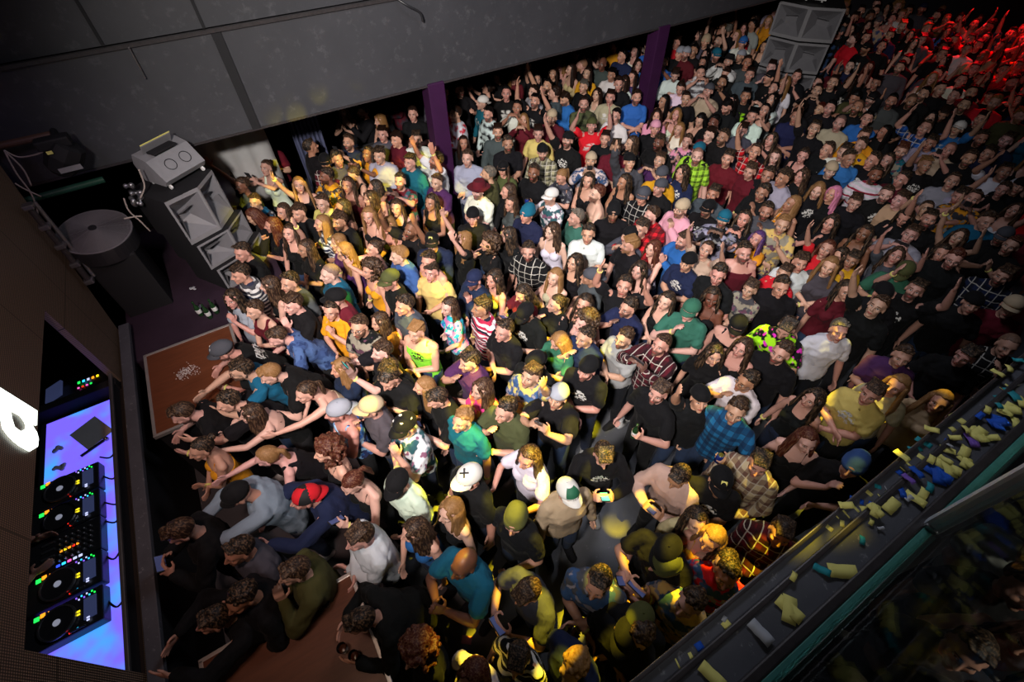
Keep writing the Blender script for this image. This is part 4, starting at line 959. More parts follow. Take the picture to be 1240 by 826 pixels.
PEOPLE='''@240 130
140 320 f l k L k 2 a 20|beside the grey speaker horns
300 430 f l B t t#t 2 d -40
490 275 m s N t R 2 h 60|looking down, beside the fascia corner
515 455 f p N k w 2 h 20|lifting a phone
430 710 f s N L t#t 2 a 40
235 470 f l k k k 3 u 0
760 585 f l B k k 2 u 50
845 300 m s k t k 3 d 180|back to the stage
1045 390 m s k L g 3 d 60
955 410 m C k L R#p 3 f 40|red plaid shirt
1130 265 m s N t n 2 h 50|slate v-neck, lit phone in hands
1090 30 f l B k k 2 c 60|behind the bar rail
1170 500 f p N k k 2 h 0
760 790 m s N t k 2 a 30
935 720 m s N t y 2 a 20
1085 750 f l k c k 3 d 0
640 780 f l N t k 2 d 20
420 820 f l R L k 2 h 0|bracelets and camera
@240 263
335 262 m s k L k 2 d 0|black leather jacket by the speakers
322 425 m s k L g#s 2 a 10|grey scarf
262 610 f l k t l 2 f 20|by the beer bottles on the stage
690 120 f l N k k 1 u 30|yellow wristband on raised arm
560 60 f l R t k 2 f 0
810 235 f l N t k 3 a 20
930 45 f l B t g#s 2 d 0
1065 30 m s N t k 3 a 20
775 -10 m s k L w 2 f 30
1100 250 f l B c P 2 d -20|bare back
990 425 m z N t t 1 d 10|teal v-neck
540 510 f l N c k 1 a 0
690 490 m s k t g 2 d 0
715 650 m s N t k 1 f 0|fist under chin
430 695 f s N k R 1 a 10|leaning by the wooden riser
1035 610 m C k t R 2 d 0
1000 700 f p k t m 2 f 20|mustard tee, hand over nose
@200 396
850 75 m s N t d#t 1 t 0|blue patterned shirt, bearded, leaning on the riser
440 180 m C g t k#g 2 t 0|bent low with face down over the riser
575 325 m s k t t 2 r 0|glasses, holding a phone over the riser
795 355 m s B t k 1 t 0
1060 490 f p N c e 1 r 0
140 650 m s N t k 1 t 0|bent onto the riser edge
650 650 f l N c k 1 r 0|one arm stretched far forward
480 560 m s k t k 1 r -10
@180 529
400 90 f p k c m 2 a 10|white clip in hair
890 150 f p B k k 1 r 0|clasped hands stretched out
680 430 m C k L d 2 O 0|arms joined in a ring
250 710 m s N L k 2 h 0|head down over phone
1175 460 m B r L n 2 r 0|red and black cap
@160 550
390 350 m s k L g 3 d 0
590 425 m s N L o 2 f 0
400 520 m s k L k 3 d 0
300 600 m s k L k 2 r 0|lifting a phone over the stage edge
@0 0
2712 4662 m s k L k 2 t 0|bent over the dark riser with one cup in hand
3130 4898 f c R L k 1 e 0
@400 90
45 -20 m s k L k 2 a 30
250 280 m s k L k 2 c 0
470 110 f l N L R#t 2 a 0|patterned shirt with a blue and red crest
375 350 f l B c k 2 d 20
395 450 m s N t g 2 d 50
620 300 m s N t k 2 a 40
500 490 m s N t R 2 d 0|head thrown back
650 490 m s k t w 2 d 60
370 610 m s k L l 2 a 40|grey jacket over white tee
285 600 f l k t m 4 h 40
600 660 m s k L t 2 d 10
780 150 m s N L g#p 2 a 40|grey plaid shirt just behind the purple pillar
860 140 m s N t k 2 a 40
970 120 m s k t k 2 g 60|drinking in black tee
940 300 m s N L w#t 2 d -30|white jersey with blue and red patches
970 530 f l N t k 3 a 60|long dark curls, black top
1030 630 m s N L l 2 d 50|pale grey pullover
1180 110 f p N t k 2 h -60|teal phone in the air
@400 203
340 150 f l k c y 2 d 0
300 230 f l N c y 2 a 0
525 105 m s k t R#t 2 h 40|striped team jersey
800 110 m s N t P 2 f 30|plum tee, thick arm raised across
760 260 f l k k k 3 a 30|black tank, necklace
500 300 f l N k k 2 a 30
290 360 f l B c k 2 d 20
440 430 f l B c k 2 d 10
75 390 f l k t k 2 d 20
610 470 m z N t k 4 U 0|both arms up in black tee
60 560 f l B k P 2 d 0
330 610 f p N k k 2 h 0
300 770 f c N c m 2 d 0
520 660 m s B t d 1 d 10|ginger hair, blue tee
765 560 m C k L n 2 d 30|black cap with green badge, glasses
1110 170 m H R t w 1 a 20|maroon brimmed hat and ginger beard
1185 50 m s g t o 2 d -60|grey hair, olive tee, back turned
1070 370 m B k t k 2 d 40|backward black cap
740 700 m s k k m 2 d 20
1190 570 f c N t k 2 f -20
1000 540 f l B t k 2 U 0
150 330 m C G t R 2 a 0
@400 326
450 80 m C o t k 2 d 0|olive cap and white collar
560 270 m s k t g 2 d 0|warm lit face, grey tee
760 20 m s k t y 2 d 20|yellow tee
1080 80 m C n L n 2 f 20
1230 70 f l k c l 2 d 0
890 280 f l N t t#t 1 d 0|turquoise and pink tie-dye
650 470 m s B k G#g 2 t2 20|lime green tank top, red gloves
1140 290 m s k t R#s 3 d -20|red and white striped shirt
370 390 f l N t m 2 d 0
220 430 m s N t k#t 2 a 20|red bandana and glasses
390 620 m s N t k 1 h 0
80 740 f l B L n 2 a 20|white face mask, denim jacket
450 750 m s k t k 2 h 0
1050 690 m s k t P 2 f 0
@380 450
570 50 m s k t k 2 h 20
180 300 m B l k b#t 2 a 0|pale grey cap, blue floral tank
430 270 m C e t g 2 f 0|tan cap, green straw in hand
680 410 m C k t w#t 2 f 0|black cap with star prints and bandana
830 110 f l B t k 2 d 0|short blond fringe
930 200 m s k t k 2 h 0|broad black tee
1120 360 m s B t t 2 d 0|yellow spot on hair
100 600 f c R c k 1 d 0|huge dark red curls
1160 800 m C w t k 2 d 10|white cap with black cross
@370 570
60 220 m C k L n 2 d 0
360 90 f p R c k 1 h 0|dark red bun, bare round back
690 100 m C k t w 2 d 0|black cap and white jacket
410 500 m s N L w 1 a 0|white pullover, brown hair
820 450 f l N c b 1 d 0|royal blue sequin dress
1090 300 f l B c k 1 d 0|blonde, strapless black top
1190 700 m z k t t 5 c 10|shaved head, teal tee, hands together
@560 60
90 30 m s k L k 2 d 60
190 310 m C k t k 2 h -50
265 210 f l N t k 2 h 0
330 330 m s k t k#g 2 d 40|white round print
385 210 f l B L R 2 d 40
420 150 m s N t k 2 d 0
480 150 m C n t k 2 d 40
560 230 f l k t k 2 u 50|lit phone above head
680 180 f l N t k 2 a 30
545 390 m s k t k#g 2 U 30|raised finger
410 440 m s k t w 3 h 40|white tee photographing
460 530 f l B L R 2 h 50|rust jacket
690 330 m s N L g 2 d -60
770 370 m s N L b 2 h 0|blue puffer jacket
815 150 f l N c e 2 d -20
895 120 m z B L k 2 d -40
930 80 f l k c w 2 d 0
1050 110 m z k t g 5 d 30
1120 190 m s k L w 3 d 40
1170 260 m s N t k 2 d 40
1200 50 m s k L n 2 d 0
910 280 m s g t k 2 a 0
1010 340 f l N k e 2 d 30
910 410 m s N t o#t 2 d 40|camouflage tee, ginger beard
1110 360 m s N t e#g 2 d 30|cream print tee
1150 500 m s k t w 2 d 20|red lanyard
670 510 m B e t R 2 d 20|maroon tee yellow face
970 570 m B o t r#g 2 U 30|bright red tee
1070 670 m s N t k 2 d 30
570 630 m s N t y 2 d 30|pale tee smiling
340 710 m s k t k 3 d 50|black beard, dark polo
600 770 m B k L e#p 2 d 40|tan plaid shirt
265 620 m s N L g 2 d 40
790 680 m B k t k#g 2 u 30|black beard, bear print tee
1150 740 m s k t R 2 f 20
850 30 m s N t e 2 d 0
1040 30 f l N c k 2 h 0
745 110 f l B c k 2 d 0
@580 180
840 90 m B e L w#t 2 h 40|raglan yellow sleeves
1130 100 m B k L g 2 u 40|white collar, wrist band
180 150 f C k L o 2 d 30
65 190 m s g t o 2 d -80
15 250 m H R t w 2 d 20
410 180 m s k t k 4 g 20|drinking from a can
620 210 f p B t g#t 2 h 0
820 240 f l k c k 2 a 20
1090 250 f l k k k 3 d 20
885 340 m s R c e 1 g -30|cardigan, red-brown hair, beer cup
540 360 m C w t w#t 2 f 0|white cap, purple bandana
220 320 f l N L k 2 d 0
240 410 f l N t g 2 d 0
360 490 m N t t n 2 a 0|teal beanie
730 520 m s g L G 2 a -30|green cardigan, bead necklace
1010 480 m N k L k 3 a 40|dark beanie and glasses
1130 650 m B k L g 2 f 0
820 640 m s k t w 2 d 30|white button shirt
550 620 f l N c w 1 d 20|white camisole
220 650 f l k t k 2 d 0
70 730 m s k t k 2 d 0
370 770 m s k t k#p 2 d 10
1220 600 m s k L r#p 2 c 0|red buffalo check
@580 300
110 220 f l k c l 2 d 20|grey tank smiling
340 60 m s k L P#p 2 d 20|purple plaid
570 220 f l B c e 1 d 0|blonde waves, back turned
720 110 f l k k k 2 d 0
840 220 m B g t g 3 d -30|grey cap
330 340 f l k t R 2 h 0
1090 290 m s k t k 2 U 20|shading eyes
1120 450 m s k t n 2 f 0|glasses, hands at brow
350 490 m C k t k#g 2 h 0|black patterned cap, white collar
580 420 f p k t k 2 f 0|hand over mouth in black tee
790 420 f l k c k 2 d 0
50 450 m s k t R#s 3 d -10
190 620 m s k t k 2 d 0
600 700 f l B t G 2 h 0
790 560 f c N c l 1 a 0
800 670 m s k t n 2 f 0
1090 680 m s N t l 2 d 0|lilac tee
1200 170 f l k c k 2 a 10
@540 400
180 260 m s k t y#t 2 f 0
270 440 f l e t p#t 2 a 0|orange and pink tie-dye top
450 600 m s k t o 2 f 0
130 640 m s B t k 2 h 10
660 250 m B k t k 2 a 0
640 340 m s N t y#t 2 u 0
840 130 f l R L d 2 d 0|yellow lit hair, denim jacket
1040 60 m s N t n 2 f 0
1060 290 m B k t k#g 2 a 10|black cap, black tee with small chest mark
840 500 m B l t k 2 h 10|balding, cap turned backward
440 40 m s N t k#t 2 d 10
@540 510
620 270 f l N t w 2 x 0|white tee, both forearms out
920 540 m C w L e 2 d 70|green and white cap over a pale sage hoodie
1180 250 m s k L k#g 2 h 60|black sweatshirt head turned down
520 740 m N o t k 2 d 0|olive beanie
@560 640
350 340 m s N t g 2 h 10|grey tee, dark brown crop, phone in both hands
730 290 m s k t g#t 2 a 10|black tee, yellow light across the shoulders
600 740 m s B L n 2 d 0|navy top under yellow light, head seen from above
300 700 f s k t k#s 2 d 0
60 790 f l R t w 1 d 0
880 580 m C k t k 2 g -10
@740 60
560 30 m B l t R 2 d 0
620 10 m s k t k 3 d 0
710 40 f l k L g 2 d 0
790 40 m C t t k#g 2 d 20|teal cap
880 90 m H k L w 2 h 0
970 50 m B l L k 2 d 0
480 190 m s N L w 2 h 20|white jacket
670 180 m s k t g#s 2 h 20|striped tee, turquoise phone
860 180 m s N t k 2 h 10
1040 190 m s N t g 2 d 20
520 290 f p N t w 2 h 30
730 310 m B g t e 2 h 0|grey cap, cream tee
560 370 m s N t k 2 d 40
1010 350 m s k t k#g 3 d 20|neon green chest print
910 390 f l k t k 2 d 10
870 430 m s k t k 2 h 10
90 70 m s N t k 2 d 0
200 120 f l N t b 2 d 30
230 250 f l N t P#t 2 d 0
130 250 f l N L w 2 d 0
60 240 m s N t k 2 d 0
190 360 m s N t b 2 a 30|light blue tee arms folded
340 500 f l N L p 2 d 30|pale pink top
330 590 m B p t k 2 d 20|pink cap
360 700 m s k t k 5 d 20|dark skin, smiling in black tee
510 600 f l B t w 2 c 0
650 760 m B t t y#t 2 d 0|blue and yellow cap over zigzag top
490 490 f l B c w 2 h 0
670 530 f l k c k 2 h 0
770 550 m s k t k 5 d 10
740 640 m s N t R 1 d 0
840 660 m s k t k 3 d 0
980 610 m s N t g 2 d 30
1060 500 m s k t w 2 a 0
1150 460 f l k k k 2 h 10|necklace and black tank
1200 680 f l k t k 2 h 0
1210 380 f l k t w 2 h 0
1190 210 m C k t k 2 u 0
1220 290 f p k t k 2 u 0
570 690 f s N t p#t 2 c 0
@760 180
520 60 m z R t y#p 1 d 20|green and black zigzag top, ginger beard
240 90 m s N t P 2 h 20
410 180 f l k t n#g 2 d 0|black beanie, blue top with yellow comic print
250 200 m B g t m 2 d 20
240 290 m B g t k 2 d 0
180 500 m s N L r#p 1 d 10|red and black check shirt over white
400 450 m B e L p 1 f 0|pale pink cap, glasses and pink shirt
600 450 m C k t k#g 3 d 20|black cap white print
720 530 m C t L l#t 2 h 10
870 530 f l k L k 2 h 10
640 340 m s k t g 3 d 0
920 170 m s N t R 2 d -30|maroon tee grey sleeves, looking off
1050 200 m s k t k 3 d 0
1010 330 m s k t k 3 f 0
1040 470 m s k t g 3 f 0|hand on forehead
1170 220 m s k L l 3 a -20
1160 570 m s B t y#t 2 f 0|cream patterned tee, blond
970 680 f l P t m 2 h 0|purple hair
420 690 m s N L b 2 c 0|blue varsity jacket
190 750 f l R c l 1 c 0|auburn long hair
30 -40 f l N t k 2 d 0
590 760 f p N t e 2 U 0
870 780 m s k k R 2 d 20|maroon tank, bearded
@760 300
450 110 m B k t n#g 2 d -10|navy tee, backward black cap
150 170 f p N k k 1 a 0|black halter, tied brown hair
680 200 m s k t k 2 d 0
290 400 f l k c k 1 a 0
630 370 f l k c k 5 d 0|long dark hair, chain straps
470 470 m C G t G#q 1 f 10|green tee and green cap, hands under chin
820 590 m C k k k 2 d 0
920 310 f s N t g#t 2 a 0|short hair, dotted blouse
1150 290 m s k L k 2 d 20
1170 190 f s N t r 2 d 0
250 730 m s N L R#p 2 h 0|burgundy pinstripe shirt
860 750 f l N c k 2 d 0
1190 600 m s k t k#t 2 h 0|neon paint print on black tee
650 800 f l k t k 2 d 0
20 660 m s N t k 2 d 0
20 -20 m s B t k 2 d 0
1150 790 m s N t k 2 d 0
@720 420
890 110 f p k L k 2 a 0|black rimmed glasses, bun
480 340 m s N t k 2 g 0|grey-black tee reaching out, blue bottle
790 390 m B k t k 2 u 20|blue bandana cap, jeans
1140 260 m s k t w 3 f 0|glasses, white tee black hair
1060 480 m s N t b#p 2 g 0|blue tartan short-sleeved shirt
@730 540
570 230 m s k L e 3 h 10|tan shirt, hands meeting in front
880 270 m C k t k#g 2 d 20|black cap with yellow badge
1170 130 m s k L e#p 2 d 0|red and cream check shirt
700 560 f l k t e 1 d 30|long dark hair
820 700 f l B c m 2 d 0
480 780 m C k t k 2 h -10
@860 420
520 100 m s N t k#g 1 d 0|glasses, black tee with white prints
770 390 f l k k k 2 d 0|long black hair, holding plush in tank
1210 350 m s N t y#g 2 a 0|pale tee with black print and cross-body bag
720 700 f l R c k 1 d 0|auburn hair, bare chest, white bow
@860 540
1070 150 m N d t k 2 f 0|marbled blue and green beanie, hand at face
600 720 m s N L R#p 2 a 0
@740 640
400 270 m N o t k 2 h -20|dark round hat, wristwatch and phone in black
740 110 f p N t y 2 a 0
850 250 f l k c k 2 d 0
660 650 m s N t y#t 1 d 0|bright patterned shirt beside the parapet
950 440 m s k t r#t 3 d 0
200 700 m C o t k 2 d 0
190 800 m s N t k 2 d 0
@1040 380
320 320 m s N t P 2 a 20|dark purple top, warm lit face
150 590 m s N t y#g 2 a 0
280 540 f l B t e 2 d 0
1110 240 m z N t k#p 2 f 0|shaved head, hand over eyes by the parapet
660 700 f l B t e 2 d 0
800 320 m s k t k 2 d 0
@920 300
300 110 m s N t w 2 d 20|white tee pocket
190 220 f p N t r 2 d 0
140 300 m s k L g 2 d 20
520 140 f l B t g 1 a 0
640 320 f l k t R 2 d 30|burgundy keyhole top
240 590 m s k t k 1 d 0
590 620 m s g t w 2 d 30|plain white henley under yellow spots, tall
880 440 m s N t k 2 u 0|red phone raised overhead
920 350 m B k t k#g 2 d 0
1080 180 m C o t G 2 h 0|pale green tee, silver camera
1160 320 m s k t k#g 2 U 10|white word print
690 90 f s k t m 3 f 0
600 60 f l k t n 2 d 0
500 10 f l R t r 2 u 0
1020 60 f l N t g 2 U 0
180 800 m s k t k 2 d 0
@1060 260
290 170 m s N t l 2 h 0
440 40 m s k t k 2 u 0
690 190 f l N c k 2 U 0|smiling, both arms up
550 320 f l k t k 2 d 0
650 370 m s R L k 1 d 0|round glasses, ginger beard, black sweatshirt
1060 180 m C g t k 1 d 0
1130 260 m s R t k 2 c 0
1060 510 m s N L n#p 2 a 0|navy and white plaid shirt, bearded
800 740 m B k t k 2 d 0
1130 770 m C e t R 2 d 0
920 50 m s N t t 2 d 0|white and aqua jersey
@920 180
360 60 f p k k k 2 d 0
740 80 m s k t b 3 d 30|pale blue tee, dark quiff
590 180 m B e t k 1 d 20
940 100 m s k t k#g 2 d 0
1060 100 f l k t k 2 d 0
960 220 m s k t w#s 4 d 10|thin striped top, tan skin
1050 380 m s N t k#g 1 d 20|beard, black tee, red and blue logo
790 450 m s N t k 2 d 0
480 350 m l B t k#g 1 d 40|long fair hair, black tee
610 380 f l p t k 2 d 0|bubblegum pink hair
350 230 f l N t k 2 d 0
210 250 m s k t w 3 d 0
60 240 m s k L g 3 h 0
590 620 f l k t k 2 f 20
130 650 m s N t y#t 2 u 0
870 710 f l k c m 4 d 0
540 780 f p R t g 2 U 0
1170 430 m s N t e 1 d 0
1180 260 m s k t R 2 d 0
1180 20 m s R t t#t 2 d 0
1210 570 f l k t k 2 h 0
560 10 m s k t k 2 d 0
840 -30 m s k t m 2 d 0
700 30 m s k t w 2 d 0
@1080 140
100 270 m s N t t#t 2 d 0
130 510 m s k t R 2 d 0
320 230 m s k t l 3 a 0|grey tee, arms folded
270 110 m s N t b#p 2 U 0
470 290 m z e t e 2 h 0
640 360 m s N L k 2 d 0|black jacket over white tee
500 550 m s N t l 2 u 0
740 190 m s k t k 3 d 0
950 210 m s N t n 1 d 0
800 320 m s k t n 2 d 0
930 470 m s k t w 3 U 0
920 620 f s N t k 2 c 0
80 700 f l N t k 2 d 0
560 670 m s k t l 2 r 0
550 110 m C w t b#g 2 u 0
1060 590 m B k t k 2 d 0
280 780 f p N t k 2 U 0
@800 0
150 400 m s N t r 2 d 0
180 500 m B l t k 2 d 0
370 330 f l N t k 2 d 0
420 390 m N e L g 2 d 0
545 390 m s N t k 2 U 0
640 280 m s g t k 2 d 180
780 270 f l N t r 2 d 0
860 240 m s k t l 3 d 0
770 400 m C b t w 2 d 20
890 170 f l N c m 3 d 0
1010 200 f l B t m 2 d 0
970 440 f l N c k 2 d 20
@900 90
170 350 f l N c k 3 d 0
240 30 f s k t k 2 U 0
390 80 f l B t w 2 d 0
500 20 m s N t k 2 f 0
700 80 f s k t k 2 d 0
840 80 m s N t k 2 u 0
1050 220 m s k t o 3 h 0
690 160 m s N t k 2 h 0
530 320 m s k t k 4 d 0
810 320 m s k t k 2 d 0
900 460 m z k t e 2 d 0
1160 420 m s k t b 2 d 0
1130 580 m s N t m 2 g 0
1200 240 m C k t e#s 2 h 0
720 330 f s R t k 2 d 0
@1030 60
130 130 f l R c k 2 d 0
180 240 m s k t k 3 f 0
350 130 m s N L g 2 d 0
640 280 m s k t k 2 d 0
620 170 m s N t g 2 d 0
430 370 m z k t k 3 d 0
290 370 m s k t g 3 d 0
520 320 m s k t k 2 d 0
660 460 m s N t k 3 h 0
570 490 f l k t k 2 d 0
740 330 m s k t k 2 d 0
810 400 m s N t k 2 d 0
860 310 m s k t R 2 d 0
930 500 m s k t k 2 d 0
240 590 f l k t k 3 d 0
100 520 m s k t b 2 d 0
1090 150 m s k t r 2 d 0
970 200 f l k t r 2 u 0
880 140 m s k t k 2 d 0
1200 120 m s k t R 2 d 0
1190 370 f l N t k 2 h 0
1000 330 m C k t k 2 U 0
@1000 0
220 70 m s N t R 2 d 0
310 70 m s N t k 2 d 0
400 220 m s k t n 2 d 0
350 290 m s k t k 2 d 0
530 220 f l k t k 2 d 0
600 250 m s N t g 2 d 0
640 150 m s k t k 2 d 0
800 250 m s k t k 2 d 0
900 250 m s k t r 2 u 0
1000 240 f l k t k 2 d 0
1090 290 m s k t r 2 d 0
730 340 m s k t k 2 d 0
500 380 m s k t k 2 d 0
@1080 240
650 30 m s k t w 2 r 0
1150 120 f l N c w 2 u 0
@640 40
350 130 m s R t p 2 d 180
540 130 m s k t k 2 d 180
250 210 f l B c e 2 c 0
640 100 m s k t m 2 d 0
760 70 f l N t b 2 d 0
880 310 f l N t w 2 d 0
930 60 f l B t e 2 h 0
'''
def parse():
    out=[];ox=oy=0;scs={(180,120):1239/180,(160,120):1101/160,(200,186):888/200,(160,106):1240/160,(240,100):1240/240,(310,276):2.994,(210,140):1239/210,(200,90):6.2}
    over={(560,640):888/200,(160,550):2.994,(1060,260):1239/180,(920,180):1239/180,(1080,140):1101/160,(800,0):7.75,(900,90):7.75,(1030,60):5.9,(1000,0):1240/240,(1080,240):7.75}
    s=6.2
    for ln in PEOPLE.strip().split('\n'):
        ln=ln.strip()
        if not ln: continue
        if ln[0]=='@':
            ox,oy=map(int,ln[1:].split()); s=over.get((ox,oy),6.2); continue
        a,_,ex=ln.partition('|'); f=a.split(); px,py=ox+float(f[0])/s,oy+float(f[1])/s
        # x y sex hair haircol topstuff...
        sex,hair,hc=f[2],f[3],f[4]; typ,colr=f[5],f[6]
        if len(f)<10: print('BAD',ln); continue
        pat=''
        if '#' in colr: colr,pat=colr.split('#'); pat='#'+pat
        sk=int(f[7]); pose=f[8]; yaw=float(f[9])
        if any(math.hypot(q['x']-px,q['y']-py)<(11 if py>200 else 7) for q in out): print('near dup',ln,px,py); continue
        out.append(dict(x=px,y=py,sex=sex,hair=hair,hc=hc,typ=typ,col=colr,pat=pat,skin=sk,pose=pose,yaw=yaw,ex=ex.strip()))
    return out
BODY={};CLO={};HAIR={}
def get_body(sex,pose):
    k=(sex,pose)
    if k not in BODY: BODY[k]=make_body(sex,pose)
    return BODY[k]
def get_clo(sex,pose,typ):
    k=(sex,pose,typ)
    if k not in CLO:
        S=get_body(sex,pose)[1]
        CLO[k]=make_legs(sex,S) if typ=='legs' else make_top(sex,pose,typ,S)
        CLO[k].materials.append(M['plain'])
    return CLO[k]
def get_hair(kind,var):
    k=(kind,var)
    if k not in HAIR:
        HAIR[k]=make_hair(kind,var); HAIR[k].materials.append(M['plain'] if kind in 'CBNH' else M['hair'])
    return HAIR[k]
HN={'s':'hair','z':'hair','l':'hair','p':'hair','c':'hair','C':'cap','B':'cap','N':'beanie','H':'brimmed_hat'}
def resolve(p,rr):
    """pose code and look of one dancer"""
    c=p['pose'] if p['pose'] in POSES else 'a'
    if c=='d': c=rr.choice(['d','e','e','a','d'])
    if c=='h' and ('above' in p['ex'] or 'phone' in p['ex'] and 'lit' not in p['ex'] or rr.random()<.45) and p['y']<520: c='j'
    if c=='r' and rr.random()<.4: c='s'
    p['pc']=c
    p['mir']=rr.random()<.45 and not any(w in p['ex'] for w in ('arm raised','bottle'))
    p['sc']=(1.0 if p['sex']=='m' else .97)*rr.uniform(.965,1.03)
    j=lambda v:max(0.002,v*rr.uniform(.85,1.15))
    p['c1']=tuple(j(v) for v in hexc(CM[p['col']]))
    neon='neon' in p['ex'] or 'lime' in p['ex']
    if p['pat']=='#g' and p['col']=='G': p['c1']=hexc('7fd63a'); p['c2']=hexc('101512'); p['c3']=hexc('8b2a22')
    else:
        opt={'#p':[('101014','d0ccc4')],'#s':[('c4c6ca','8c2036'),('d0d0d0','2a2f45')],'#t':[('34507a','8c8894'),('8c8678','5a3a4c'),('2a5058','7a5068'),('2c2c34','8a8a8a')],'#g':[('cfcdc8','9aa0a8')]}.get(p['pat'],[('888888','333333')])
        a,b=rr.choice(opt); p['c2'],p['c3']=hexc(a),hexc(b)
        if 'tie-dye top' in p['ex']: p['c1'],p['c2'],p['c3']=hexc('e06a3a'),hexc('c83a7a'),hexc('e0b050')
        if 'turquoise and pink' in p['ex']: p['c1'],p['c2'],p['c3']=hexc('28a6b8'),hexc('d880b8'),hexc('2a60a0')
        if 'camouflage' in p['ex']: p['c1'],p['c2'],p['c3']=hexc('4c5236'),hexc('2c2e22'),hexc('7a6a4a')
        if 'arms joined in a ring' in p['ex']: p['c1']=hexc('7c8c9c')
        if 'red and black cap' in p['ex']: p['hc']='r'
        if 'neon' in p['ex']: p['c2'],p['c3']=hexc('9ae020'),hexc('d030b0')
        if 'red and white striped' in p['ex']: p['c1'],p['c2'],p['c3']=hexc('a02444'),hexc('d0ccd0'),hexc('1c1c2c')
        if 'red and white check' in p['ex'] or 'buffalo' in p['ex'] or 'red and black check' in p['ex']: p['c3']=hexc('20080a')
        if 'purple hair' in p['ex']: pass
        if 'zigzag' in p['ex']: p['c1'],p['c2'],p['c3']=hexc('9cd03a'),hexc('14180c'),hexc('b0e040')
        if 'maroon brimmed' in p['ex']: pass
        if 'blue floral tank' in p['ex']: p['c1'],p['c2'],p['c3']=hexc('2a58a0'),hexc('90b8d8'),hexc('283058')
        if 'blue patterned' in p['ex']: p['c1'],p['c2'],p['c3']=hexc('3a5080'),hexc('4a6494'),hexc('2a3c66')
        if 'white jersey' in p['ex']: p['c1'],p['c2'],p['c3']=hexc('c8ccd4'),hexc('b02838'),hexc('2848a0')
        if 'blue tartan' in p['ex']: p['c1'],p['c2'],p['c3']=hexc('1c6090'),hexc('0c1c3a'),hexc('183050')
        if 'red and cream' in p['ex']: p['c1'],p['c2'],p['c3']=hexc('b8a888'),hexc('502028'),hexc('c8c0b0')
    p['skc']=tuple(v*rr.uniform(.92,1.08) for v in SK[p['skin']])
    hat=p['hair'] in 'CBNH'
    p['hatc']=hexc(CM.get(p['hc'],'222222')) if hat else None
    p['hairc']=hexc(HM.get(p['hc'],'2e1b12')) if not hat else hexc(rr.choice(['1a100c','2e1b12','3a2417']))
    p['beard']=(.75 if ('beard' in p['ex'] or rr.random()<.3) else rr.choice([0,.15,.3])) if p['sex']=='m' else 0.0
    p['leg']=tuple(hexc(rr.choice(['14161c','1c2438','24344f','0e0e11','2b3a56','1d1d20'])))
    p['shoe']=hexc(rr.choice(['c0c0c0','1a1a1c','16161a','8a8a8a','303036']))
    p['hv']=rr.choice([0,0,1,2,2]) if p['hair']=='s' else (rr.choice([0,1]) if p['hair'] in 'lp' else 0)
    S=get_body(p['sex'],c)[1]; hc=S['hc']; hx,hy,hz=hc.x,hc.y*(-1 if p['mir'] else 1),hc.z
    ang=PI+math.radians(p['yaw']+10+rr.uniform(-16,16))
    if p['pose'] in 'rtO': ang=PI+math.radians(p['yaw'])
    s=p['sc']; P=atz(p['x'],p['y'],hz*s); off=Rz(ang)@V((hx*s,hy*s,0))
    p['loc']=V((P.x-off.x,max(P.y-off.y,.05),0)); p['ang']=ang; p['depth']=proj((P.x,P.y,hz*s))[2]
def local_parts(p):
    """(name, mesh, local matrix, colour, material, props)"""
    me,S=get_body(p['sex'],p['pc']); out=[]
    hs=1.0 if p['sex']=='m' else .95
    Hm=Matrix.Translation(S['hc'])@S['hr'].to_4x4()@Matrix.Scale(hs,4)
    names={'t':'shirt','L':'jacket','k':'tank_top','c':'camisole'}
    out.append((names[p['typ']],get_clo(p['sex'],p['pc'],p['typ']),Matrix(),p['c1'],PT.get(p['pat'],'plain')))
    out.append(('trousers',get_clo(p['sex'],p['pc'],'legs'),Matrix(),p['leg'],'plain'))
    out.append(('shoe',SHOES[0],Matrix(),p['shoe'],'plain')); out.append(('shoe',SHOES[0],Matrix.Diagonal((1,-1,1,1)),p['shoe'],'plain'))
    if p['hatc']:
        out.append((HN[p['hair']],get_hair(p['hair'],0),Hm,p['hatc'],'plain'))
        out.append(('hair',get_hair('z' if p['sex']=='m' else 'l',0),Hm@Matrix.Scale(.985,4),p['hairc'],'hair'))
    elif p['hair']=='z':
        if p['skin']<5: out.append(('hair',get_hair('z',0),Hm,tuple(v*.6+w*.25 for v,w in zip(p['hairc'],p['skc'])),'hair'))
    else: out.append(('hair',get_hair(p['hair'],p['hv']),Hm,p['hairc'],'hair'))
    return out
SHOES=[]
BAN=re.compile(r'hair|beard|curl|skin|bald|shaved|smil|blond|bun\b|fringe|quiff|arm raised across|warm lit|dark crop|bare chest|round back|yellow face|crop|lit face|head seen|goatee|auburn|handsome|bare back|thick')
def words(s): return len(re.findall(r"[A-Za-z0-9][A-Za-z0-9'-]*",s))
def short(p):
    pat=PW.get(p['pat'],'')
    t=(CW[p['col']]+' '+pat).strip()+' '+LW[p['typ']]
    if p['hatc'] is not None: t+=' and '+CW.get(p['hc'],'dark')+' '+HATW[p['hair']]
    return t
